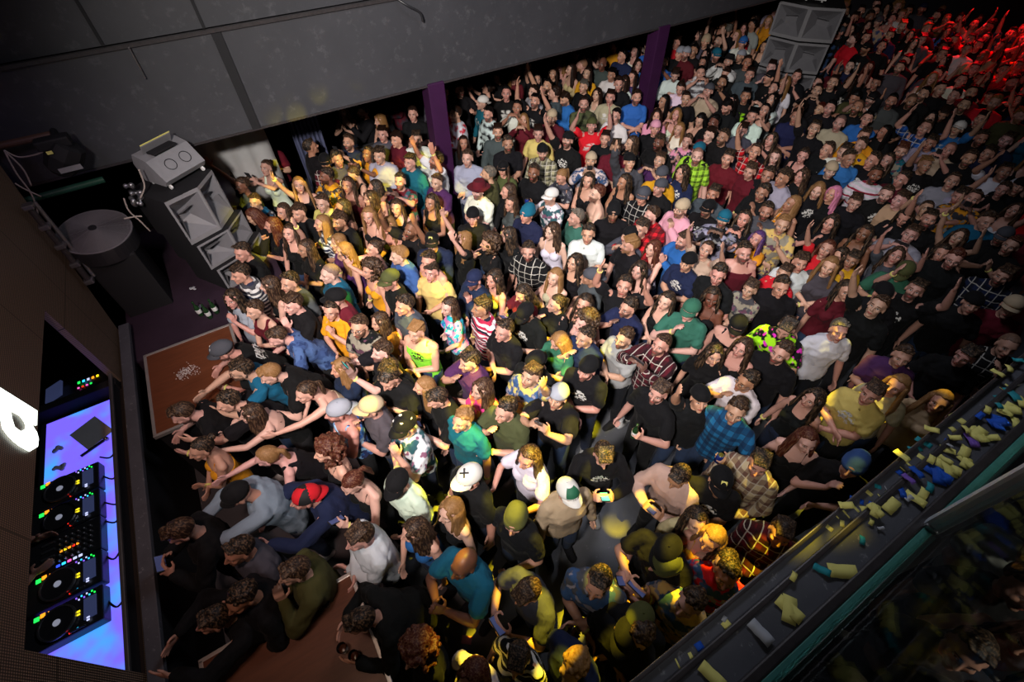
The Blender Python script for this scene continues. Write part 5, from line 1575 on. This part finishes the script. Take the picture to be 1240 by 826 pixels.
def label_people(pl):
    cnt={}
    for p in pl: p['sh']=short(p); cnt[p['sh']]=cnt.get(p['sh'],0)+1
    used=set()
    for p in pl:
        parts=[q.strip() for q in p['ex'].split(',') if q.strip() and not BAN.search(q) and not (len(q.split())<4 and re.search(r'(tee|cap|tank)$',q.strip()))]
        p['exc']=', '.join(parts)
    anchors=[p for p in pl if cnt[p['sh']]==1 and not p.get('far')]
    exa=[]
    for p in pl:
        if p['exc'] and not p.get('far'):
            lab='person in %s, %s'%(p['sh'],p['exc'])
            if words(lab)>16: lab='person in %s, %s'%(p['sh'],p['exc'].split(',')[0])
            if words(lab)>16: lab='person in %s, %s'%(p['sh'].split(' and ')[0],p['exc'].split(',')[0])
            if words(lab)>16: lab='person, '+p['exc'].split(',')[0]
            if lab not in used: p['label']=lab; used.add(lab)
    for p in pl:
        if p.get('far') or 'label' in p: continue
        cand=[]
        if cnt[p['sh']]==1: cand.append('person in %s, %s'%(p['sh'],POSEW[p['pc']]))
        for a in sorted([a for a in anchors if a is not p],key=lambda a:(a['loc']-p['loc']).length)[:60]:
            d=p['loc']-a['loc']
            if d.length>2.6 and cand: break
            rel='beside' if abs(d.x)<.4 and d.length<1.1 else (('right behind' if d.length<.9 else 'behind') if d.x>.25 else (('right in front of' if d.length<.9 else 'in front of') if d.x<-.25 else 'near'))
            cand.append('person in %s, %s the person in %s'%(p['sh'],rel,a['sh']))
            cand.append('person in %s, %s, %s the person in %s'%(p['sh'],POSEW[p['pc']],rel,a['sh']))
        ok=[c for c in cand if c not in used and words(c)<=16]
        if not ok:
            w=cand[0].split(' ')
            while words(' '.join(w))>16: w=w[:-1]
            ok=[c for c in [' '.join(w)] if c not in used]
        p['label']=ok[0] if ok else cand[0]
        if not ok: print('DUP',p['label'])
        used.add(p['label'])
def in_poly(x,y,poly):
    c=False; n=len(poly)
    for i in range(n):
        x1,y1=poly[i]; x2,y2=poly[(i+1)%n]
        if (y1>y)!=(y2>y) and x<(x2-x1)*(y-y1)/(y2-y1)+x1: c=not c
    return c
def build_people(nmax=300):
    rr=random.Random(21)
    SHOES.append(make_shoes()); SHOES[0].materials.append(M['plain'])
    pl=parse()
    for p in pl: resolve(p,rr)
    # dancers the eye cannot tell apart fill the gaps of the packed floor
    poly=[(262,200),(420,165),(560,110),(760,50),(930,12),(1060,2),(1275,22),(1275,400),(1150,470),(1060,470),(960,420),(800,400),(600,360),(430,330),(300,330)]
    fill=[]
    y=-.1
    row=0
    while y<13:
        x=-.6+(.22 if row%2 else 0)
        while x<16.4:
            gx,gy=x+rr.uniform(-.09,.09),y+rr.uniform(-.09,.09)
            q=proj((gx,gy,1.62)); x+=.46
            if q[2]<1 or not in_poly(q[0],q[1],poly): continue
            if abs(gx-11)<1.0 and abs(gy-6.6)<.9: continue
            if abs(gx+.7)<1.0 and 5.3<gy<7: continue
            if any((p['loc'].x-gx)**2+(p['loc'].y-gy)**2<.40**2 for p in pl): continue
            f=dict(x=q[0],y=q[1],sex=rr.choice('mmf'),pose=rr.choice('ddddaaefhujUcg'),yaw=rr.uniform(-20,30),ex='',pat=rr.choice(['']*6+['#g','#p','#t']),skin=rr.choice([1,2,2,2,3,3,4]),col=rr.choice('kkkkkkkggnRlwwbeotrm'))
            f['hair']=rr.choice('sssssBCz') if f['sex']=='m' else rr.choice('lllpc'); f['hc']=rr.choice('kkNNNB') if f['hair'] not in 'CB' else rr.choice('kkgwn')
            f['typ']=rr.choice('tttL') if f['sex']=='m' else rr.choice('tkc'); resolve(f,rr); fill.append(f)
        y+=.42; row+=1
    print('FILL',len(fill),'LISTED',len(pl))
    pl=pl+fill
    # keep dancers clear of pillars
    for p in pl:
        for (cx,cy) in PIL:
            d=V((p['loc'].x-cx,p['loc'].y-cy,0))
            if d.length<.48: p['loc']=V((cx,cy,0))+(d.normalized() if d.length>1e-3 else V((0,-1,0)))*.48
    pl.sort(key=lambda p:p['depth'])
    pl=[p for p in pl if proj(p['loc']+V((0,0,1.6)))[2]>0]
    for i,p in enumerate(pl): p['far']=i>=nmax
    label_people(pl)
    band=None
    for p in pl[:nmax]:
        me,S=get_body(p['sex'],p['pc'])
        o=bpy.data.objects.new('person',me); COL.objects.link(o)
        o.location=p['loc']; o.rotation_euler=(0,0,p['ang']); s=p['sc']; o.scale=(s,-s if p['mir'] else s,s)
        if p['pc']=='t' or (p['loc'].x<-.6 and p['loc'].y>3.6): pass
        o.color=(*p['skc'],1); o['hairc']=list(p['hairc']); o['beard']=float(p['beard'])
        tag(o,p['label'],'person','dancers packed on the club floor')
        for (nm,m,mat,c,mt) in local_parts(p):
            q=bpy.data.objects.new(nm,m); COL.objects.link(q); q.parent=o; q.matrix_local=mat; q.color=(*c,1)
            if mt not in ('plain','hair'):
                q.material_slots[0].link='OBJECT'; q.material_slots[0].material=M[mt]
                q['c2']=list(p['c2']); q['c3']=list(p['c3'])
        extras(o,p,S,rr)
        p['obj']=o
    build_crowd(pl[nmax:])
    return pl
BAND=[]
def extras(o,p,S,rr):
    if not BAND:
        m=MB(); m.lathe((0,0,0),[(.030,-.008),(.033,-.008),(.033,.008),(.030,.008)],16); t=m.build('wristband',M['p_yellow']); BAND.append(t.data); bpy.data.objects.remove(t)
        for nm,mat in (('phone_a','phonewhite'),('phone_b','phonescreen'),('phone_c','screen')):
            BAND.append(nm)
    if rr.random()<.35 or 'wristband' in p['ex']:
        side=rr.choice('LR'); A=S[side]; d=(A['w']-A['el']).normalized()
        q=bpy.data.objects.new('wristband',BAND[0]); COL.objects.link(q); q.parent=o
        q.matrix_local=Matrix.Translation(A['w']-d*.012)@d.to_track_quat('Z','Y').to_matrix().to_4x4()
    if p['pc'] in 'fa' and 'glasses' in p['ex'] or 'glasses' in p['ex']:
        hs=1 if p['sex']=='m' else .95; m=MB()
        for k in (1,-1):
            pts=[(.106,k*.032+.021*math.cos(a),.003+.016*math.sin(a)) for a in [2*PI*i/12 for i in range(13)]]; m.tube(pts,.0022,5); m.tube([(.104,k*.053,.006),(.0,k*.080,.004)],.002,5)
        m.tube([(.108,-.011,.006),(.108,.011,.006)],.002,5)
        q=m.build('glasses',M['blackgloss'],o); q.matrix_local=Matrix.Translation(S['hc'])@S['hr'].to_4x4()@Matrix.Scale(hs,4)
    Hm=Matrix.Translation(S['hc'])@S['hr'].to_4x4()
    ex=p['ex']
    def emblem(m,mat): q=m.build('cap_emblem',M[mat],o); q.matrix_local=Hm
    if 'black cross' in ex:
        m=MB(); c=V((.055,0,.125)); R=Ry(.55)
        for a in (.8,-.8): m.box(c,(.075,.013,.006),R@Rz(a))
        emblem(m,'blackgloss')
    elif 'green and white cap' in ex:
        m=MB(); m.poly(*dome_patch(-.75,.75,.50,1.45)); q=m.build('cap_panel',M['capgreen'],o,True); q.matrix_local=Hm
        m=MB()
        for i in range(4): m.box((.112,-.024+.016*i,.055),(.004,.007,.016),Ry(-.3))
        emblem(m,'white')
    elif 'green badge' in ex or 'yellow badge' in ex:
        m=MB(); m.box((.082,0,.100),(.008,.045,.035),Ry(-.6),.003); emblem(m,'p_yellow')
    elif 'grey cap w' in ex or 'grey-capped' in ex or 'bent low with face' in ex:
        m=MB()
        for i in range(5): m.box((.07,-.028+.014*i,.108),(.006,.009,.018),Ry(-.7))
        emblem(m,'white')
    elif 'red and black cap' in ex:
        m=MB(); m.poly(*dome_patch(.9,2*PI-.9,.0,1.60)); q=m.build('cap_panel',M['black'],o,True); q.matrix_local=Hm
    elif 'star prints' in ex:
        m=MB()
        for (x,y,z) in ((.05,.03,.12),(.0,-.03,.132),(-.04,.05,.11),(.06,-.05,.10)):
            for a in (0,1.05,2.1): m.box((x,y,z),(.028,.006,.004),Rz(a))
        emblem(m,'white')
    if 'lettering' in ex or p['x']<310 and 'bent low' in ex:
        m=MB()
        for i,(gx,gy) in enumerate(((-.10,0),(-.05,0),(.0,0),(.05,0),(.10,0))):
            m.box((-.135,gx,1.34),(.004,.010,.07)); m.box((-.137,gx+.014,1.372-.03*(i%3)),(.004,.03,.012))
        q=m.build('jersey_lettering',M['white'],o); A=S['bframe'](1.34).to_4x4(); pv=V((0,0,.97)); q.matrix_local=Matrix.Translation(pv)@A@Matrix.Translation(-pv)
    if 'pink shoes' in ex: pass
def bake_low(me,ratio):
    o=bpy.data.objects.new('t',me); COL.objects.link(o); d=o.modifiers.new('d','DECIMATE'); d.ratio=ratio
    dg=bpy.context.evaluated_depsgraph_get(); dg.update(); r=bpy.data.meshes.new_from_object(o.evaluated_get(dg)); bpy.data.objects.remove(o)
    r.calc_loop_triangles(); n=len(r.vertices); co=np.empty(n*3,'f'); r.vertices.foreach_get('co',co)
    t=np.empty(len(r.loop_triangles)*3,'i'); r.loop_triangles.foreach_get('vertices',t)
    hp=None
    if 'hp' in r.attributes: hp=np.empty(n*3,'f'); r.attributes['hp'].data.foreach_get('vector',hp); hp=hp.reshape(-1,3)
    bpy.data.meshes.remove(r)
    return co.reshape(-1,3),t.reshape(-1,3),hp
def build_crowd(far):
    if not far: return
    low={}
    VV=[];TT=[];CC=[];HP=[];HC=[];BD=[];MI=[]; base=0
    for p in far:
        me,S=get_body(p['sex'],p['pc']); s=p['sc']
        W=Matrix.Translation(p['loc'])@Matrix.Rotation(p['ang'],4,'Z')@Matrix.Diagonal((s,-s if p['mir'] else s,s,1))
        parts=[('body',me,Matrix(),p['skc'],0)]+[(a,b,c,d,2 if e=='hair' else 1) for a,b,c,d,e in local_parts(p) if a!='shoe']
        for (nm,m,mat,c,mi) in parts:
            if m.name not in low: low[m.name]=bake_low(m,.38 if nm in('body',) else (.45 if mi!=1 or nm!='trousers' else .3))
            co,t,hp=low[m.name]; Wm=np.array(W@mat); v=co@Wm[:3,:3].T+Wm[:3,3]
            VV.append(v); TT.append((t if not p['mir'] else t[:,::-1])+base); n=len(v)
            col=np.tile(np.array((*c,1),'f'),(n,1))
            if p['pat'] and mi==1 and nm not in('trousers','cap','beanie'):
                k=(np.sin(co[:,2]*60)>0.2) if p['pat']=='#s' else ((np.sin(co[:,2]*45)+np.sin(co[:,1]*45)>.6) if p['pat']!='#g' else ((np.abs(co[:,1])<.08)&(co[:,2]>1.2)&(co[:,2]<1.37)&(co[:,0]>0)&(np.sin(co[:,1]*90+co[:,2]*70)>0)))
                col[k,:3]=p['c2']
            CC.append(col); HP.append(hp if hp is not None else np.full((n,3),-9.,'f')); HC.append(np.tile(np.array(p['hairc'],'f'),(n,1))); BD.append(np.full(n,p['beard'],'f')); MI.append(np.full(len(t),mi,'i')); base+=n
    VV=np.concatenate(VV).astype('f'); TT=np.concatenate(TT).astype('i'); MI=np.concatenate(MI)
    me=bpy.data.meshes.new('crowd'); me.vertices.add(len(VV)); me.vertices.foreach_set('co',VV.ravel()); me.loops.add(len(TT)*3); me.loops.foreach_set('vertex_index',TT.ravel()); me.polygons.add(len(TT)); me.polygons.foreach_set('loop_start',np.arange(0,len(TT)*3,3,dtype='i'))
    me.polygons.foreach_set('material_index',MI); me.polygons.foreach_set('use_smooth',np.ones(len(TT),dtype=bool)); me.update(calc_edges=True)
    def at(n,ty,key,arr): a=me.attributes.new(n,ty,'POINT'); a.data.foreach_set(key,np.ascontiguousarray(arr,dtype='f').ravel())
    at('col','FLOAT_COLOR','color',np.concatenate(CC)); at('hp','FLOAT_VECTOR','vector',np.concatenate(HP)); at('hairc','FLOAT_VECTOR','vector',np.concatenate(HC)); at('beard','FLOAT','value',np.concatenate(BD))
    def vm(name,rough):
        t=NT(name); t.set(Base_Color=t.attr('col','GEOMETRY').outputs['Color'],Roughness=rough); t.b.inputs['Specular IOR Level'].default_value=.2; return t.m
    me.materials.append(mat_skin(True)); me.materials.append(vm('crowd_cloth',.85)); me.materials.append(vm('crowd_hair',.5))
    o=bpy.data.objects.new('crowd',me); COL.objects.link(o); tag(o,'dense crowd of dancers filling the dark far end of the room','crowd',None,'stuff')
    print('CROWD',len(far),'tris',len(TT))
PIL=[]
def held(pl,rr):
    ph={}
    def phone_mesh(scr):
        if scr not in ph:
            a=MB().box((0,0,0),(.075,.009,.150),None,.004).build('phone',M['blackgloss']); b=MB().box((0,-.0052,0),(.066,.001,.135)).build('phone_screen',M[scr]); ph[scr]=(a.data,b.data); bpy.data.objects.remove(a); bpy.data.objects.remove(b)
        return ph[scr]
    n=0
    for p in pl:
        if p.get('far'): break
        S=get_body(p['sex'],p['pc'])[1]; o=p['obj']; W=Matrix.Translation(p['loc'])@Matrix.Rotation(p['ang'],4,'Z')@Matrix.Diagonal((p['sc'],(-1 if p['mir'] else 1)*p['sc'],p['sc'],1))
        sh=p['label'].replace('person in ','',1) if p['label'].startswith('person in') else p['label'].replace('person, ','',1)
        who='person in '+p['sh'] if ' in ' in p['label'] else 'person'
        tail=p['label'].split(', ',1)[1] if ', ' in p['label'] else ''
        def lb(thing):
            a='%s held by the person in %s, %s'%(thing,p['sh'],tail)
            if words(a)<=16: return a
            a='%s of the one in %s, %s'%(thing,p['sh'],tail)
            w=a.split(' ')
            while words(' '.join(w))>16: w=w[:-1]
            return re.sub(r'[, ]+(the|of|in|and|a|person|beside|behind|front|right)*$','',' '.join(w))
        if p['pc'] in 'hj' and (n<46):
            n+=1
            m=(S['L']['w']+S['R']['w'])/2+(S['L']['d']+S['R']['d'])*.5*.085
            c=W@m; scr='phonewhite' if 'white' in p['ex'] or 'lit phone' in p['ex'] else ('phonescreen' if 'teal' in p['ex'] or 'turquoise' in p['ex'] else rr.choice(['screen','screen','screen','phonescreen']))
            a,b=phone_mesh(scr); q=bpy.data.objects.new('phone',a); COL.objects.link(q); q.location=c+V((0,0,.02))
            tilt=-.9 if p['pc']=='h' else -.25
            q.rotation_euler=Euler((tilt,rr.choice([0,0,PI/2]) if p['pc']=='j' else 0,0)).to_matrix().to_euler(); q.rotation_mode='QUATERNION'
            q.rotation_quaternion=(Matrix.Rotation(p['ang']-PI/2,3,'Z')@Rx(tilt)@Ry(rr.choice([0,0,PI/2]))).to_quaternion()
            r=bpy.data.objects.new('phone_screen',b); COL.objects.link(r); r.parent=q
            tag(q,lb('phone'),'phone','phones held up in the crowd')
        elif p['pc']=='g':
            A=S['L']; c=W@(A['w']+A['d']*.08+A['n']*.03)
            k=rr.choice(['bottle','can','cup'])
            if 'beer cup' in p['ex']: k='cup'
            if 'can' in p['ex']: k='can'
            if k=='bottle': bottle(c-V((0,0,.08)),lb('beer bottle'),'bottle','drinks held in the crowd')
            elif k=='can':
                C=empty('drink_can',c-V((0,0,.06))); tag(C,lb('blue drink can'),'can','drinks held in the crowd'); MB().lathe((0,0,0),[(.022,0),(.031,.008),(.031,.11),(.025,.12)],18).build('can_body',M['can'],C,True); MB().lathe((0,0,.12),[(.025,0),(.023,.002)],18).build('can_lid',M['chrome'],C)
            else:
                C=empty('plastic_cup',c-V((0,0,.06))); tag(C,lb('cup of beer'),'cup','drinks held in the crowd'); MB().lathe((0,0,0),[(.030,0),(.041,.12),(.039,.12),(.028,.006)],18).build('cup_wall',M['clear'],C,True); MB().lathe((0,0,.006),[(.028,0),(.036,.09)],16).build('drink',M['beer'],C)

def build_vip():
    """dim people standing on the raised floor behind the glass, and the DJ behind the wall"""
    rr=random.Random(8)
    L=[((1213,622),'m','a','t',(.42,.44,.42),'person in a pale sage T-shirt on the raised floor behind the glass post',2.55),
       ((1168,668),'m','d','t',(.012,.012,.014),'person in a black T-shirt with white letters behind the balcony glass',2.45),
       ((1196,738),'f','c','k',(.40,.38,.36),'person in a white sleeveless top, palms clasped, behind the balcony glass',2.5),
       ((1100,735),'m','a','t',(.02,.02,.028),'person in a dark T-shirt, arms folded, behind the balcony glass',2.45),
       ((1018,806),'m','g','L',(.03,.022,.014),'person in a dark jacket behind the lower end of the balcony glass',2.5),
       ((1236,690),'f','e','c',(.05,.012,.012),'person in a maroon strappy top behind the balcony glass at the far side',2.5),
       ((1122,806),'m','h','t',(.012,.014,.02),'person in a navy T-shirt looking down at both hands behind the balcony glass',2.5)]
    for (px,sex,pose,typ,c,lb,z) in L:
        me,S=get_body(sex,pose); P=atz(*px,z); ang=PI+rr.uniform(-.5,.5); off=Rz(ang)@S['hc']
        o=bpy.data.objects.new('person',me); COL.objects.link(o); o.location=(P.x-off.x,min(P.y-off.y,-.62),z-S['hc'].z); o.location.z=.9; o.location.y-=.2; o.rotation_euler=(0,0,ang); o.color=(*SK[2],1); o['hairc']=[.02,.012,.01]; o['beard']=.3
        tag(o,lb,'person','dim people behind the balcony glass')
        Hm=Matrix.Translation(S['hc'])@S['hr'].to_4x4()
        for nm,m,mat,cc in ((LW[typ].split()[0].replace('-','_').lower(),get_clo(sex,pose,typ),Matrix(),c),('trousers',get_clo(sex,pose,'legs'),Matrix(),(.01,.012,.02)),('shoe',SHOES[0],Matrix(),(.02,.02,.02)),('shoe',SHOES[0],Matrix.Diagonal((1,-1,1,1)),(.02,.02,.02)),('hair',get_hair('s' if sex=='m' else 'l',0),Hm,(.015,.01,.008))):
            nm={'t':'shirt','T_shirt':'shirt','t_shirt':'shirt','long_sleeved':'jacket','sleeveless':'tank_top','strappy':'camisole'}.get(nm,nm)
            q=bpy.data.objects.new(nm,m); COL.objects.link(q); q.parent=o; q.matrix_local=mat; q.color=(*cc,1)
        if 'white letters' in lb:
            m=MB()
            for i,(dy,h) in enumerate(((-.07,0),(-.05,0),(.03,0))): m.box((.155,dy,1.34),(.004,.012,.06))
            m.box((.155,-.06,1.372),(.004,.03,.010)); m.box((.155,-.06,1.31),(.004,.03,.010)); m.box((.155,-.045,1.325),(.004,.01,.03)); m.box((.155,.045,1.312),(.004,.036,.010))
            q=m.build('shirt_lettering',M['white'],o); q.location=(.01,0,-.02)
    me,S=get_body('m','x'); o=bpy.data.objects.new('person',me); COL.objects.link(o); o.location=(-3.16,3.08,.06); o.rotation_euler=(0,0,0); o.color=(*SK[2],1); o['hairc']=[.02,.012,.01]; o['beard']=.3
    tag(o,'person in black working the mixer inside the booth, only a hand showing','person')
    Hm=Matrix.Translation(S['hc'])@S['hr'].to_4x4()
    for nm,m,mat,cc in (('shirt',get_clo('m','x','t'),Matrix(),(.012,.012,.014)),('trousers',get_clo('m','x','legs'),Matrix(),(.01,.012,.02)),('hair',get_hair('s',0),Hm,(.015,.01,.008))):
        q=bpy.data.objects.new(nm,m); COL.objects.link(q); q.parent=o; q.matrix_local=mat; q.color=(*cc,1)
LIGHTS=[
 ('key_stage_spot',(-1.3,-.1,6.4),(3.4,5.5,1.2),4200,(1,.92,.86),79,1.0,.22,None),
 ('warm_front_spot',(-1.4,1.2,6.6),(-.5,4.1,1.2),420,(1,.60,.50),66,1.0,.2,None),
 ('room_fill',(3.5,3.0,7.0),(3.0,3.0,0),520,(.86,.88,1),160,1,.8,None),
 ('gobo_yellow_stage',(2.2,1.0,7.0),(1.2,5.7,1.6),5600,(1,.80,.02),28,.5,.01,17),
 ('gobo_yellow_middle',(1.8,.6,7.0),(1.3,2.4,1.6),7500,(1,.80,.02),28,.4,.01,17),
 ('gobo_yellow_parapet',(2.6,2.4,7.0),(1.15,.22,1.6),8500,(1,.72,.01),30,.4,.01,15),
 ('gobo_yellow_right',(4.6,3.6,7.0),(3.7,.75,1.6),5200,(1,.80,.04),24,.5,.01,15),
 ('red_far_wash',(16.2,6.2,5.6),(14.2,4.2,1.2),2300,(1,.01,.015),56,.8,.3,None),
 ('balcony_fill',(2.6,-2.6,5.2),(2.3,-.8,2.2),170,(1,.8,.65),70,.9,.2,None),  # added fill so the people behind the glass show, no real fixture
 ('riser_fill',(-1.0,.9,5.2),(-1.15,.95,1.1),60,(1,.72,.5),34,.9,.2,None),  # added warm fill to brighten the dark riser, no real fixture
 ('side_stage_glow',(-2.0,4.6,4.6),(-1.5,6.4,1.6),16,(.75,.55,1),80,.8,.2,None),  # added purple fill to lift the fan corner, no real fixture
]
build_person_mats(); env_mats(); M['capgreen']=simple('cap_green',hexc('#1c5a40'),.7)
for px in ((536,200),(792,130)):
    p=atz(*px,1.3); PIL.append((p.x,YF+.10))
build_env()
PL=build_people()
build_vip()
held(PL,random.Random(5))
lights()
for me in [m for m in bpy.data.meshes if m.users==0]: bpy.data.meshes.remove(me)
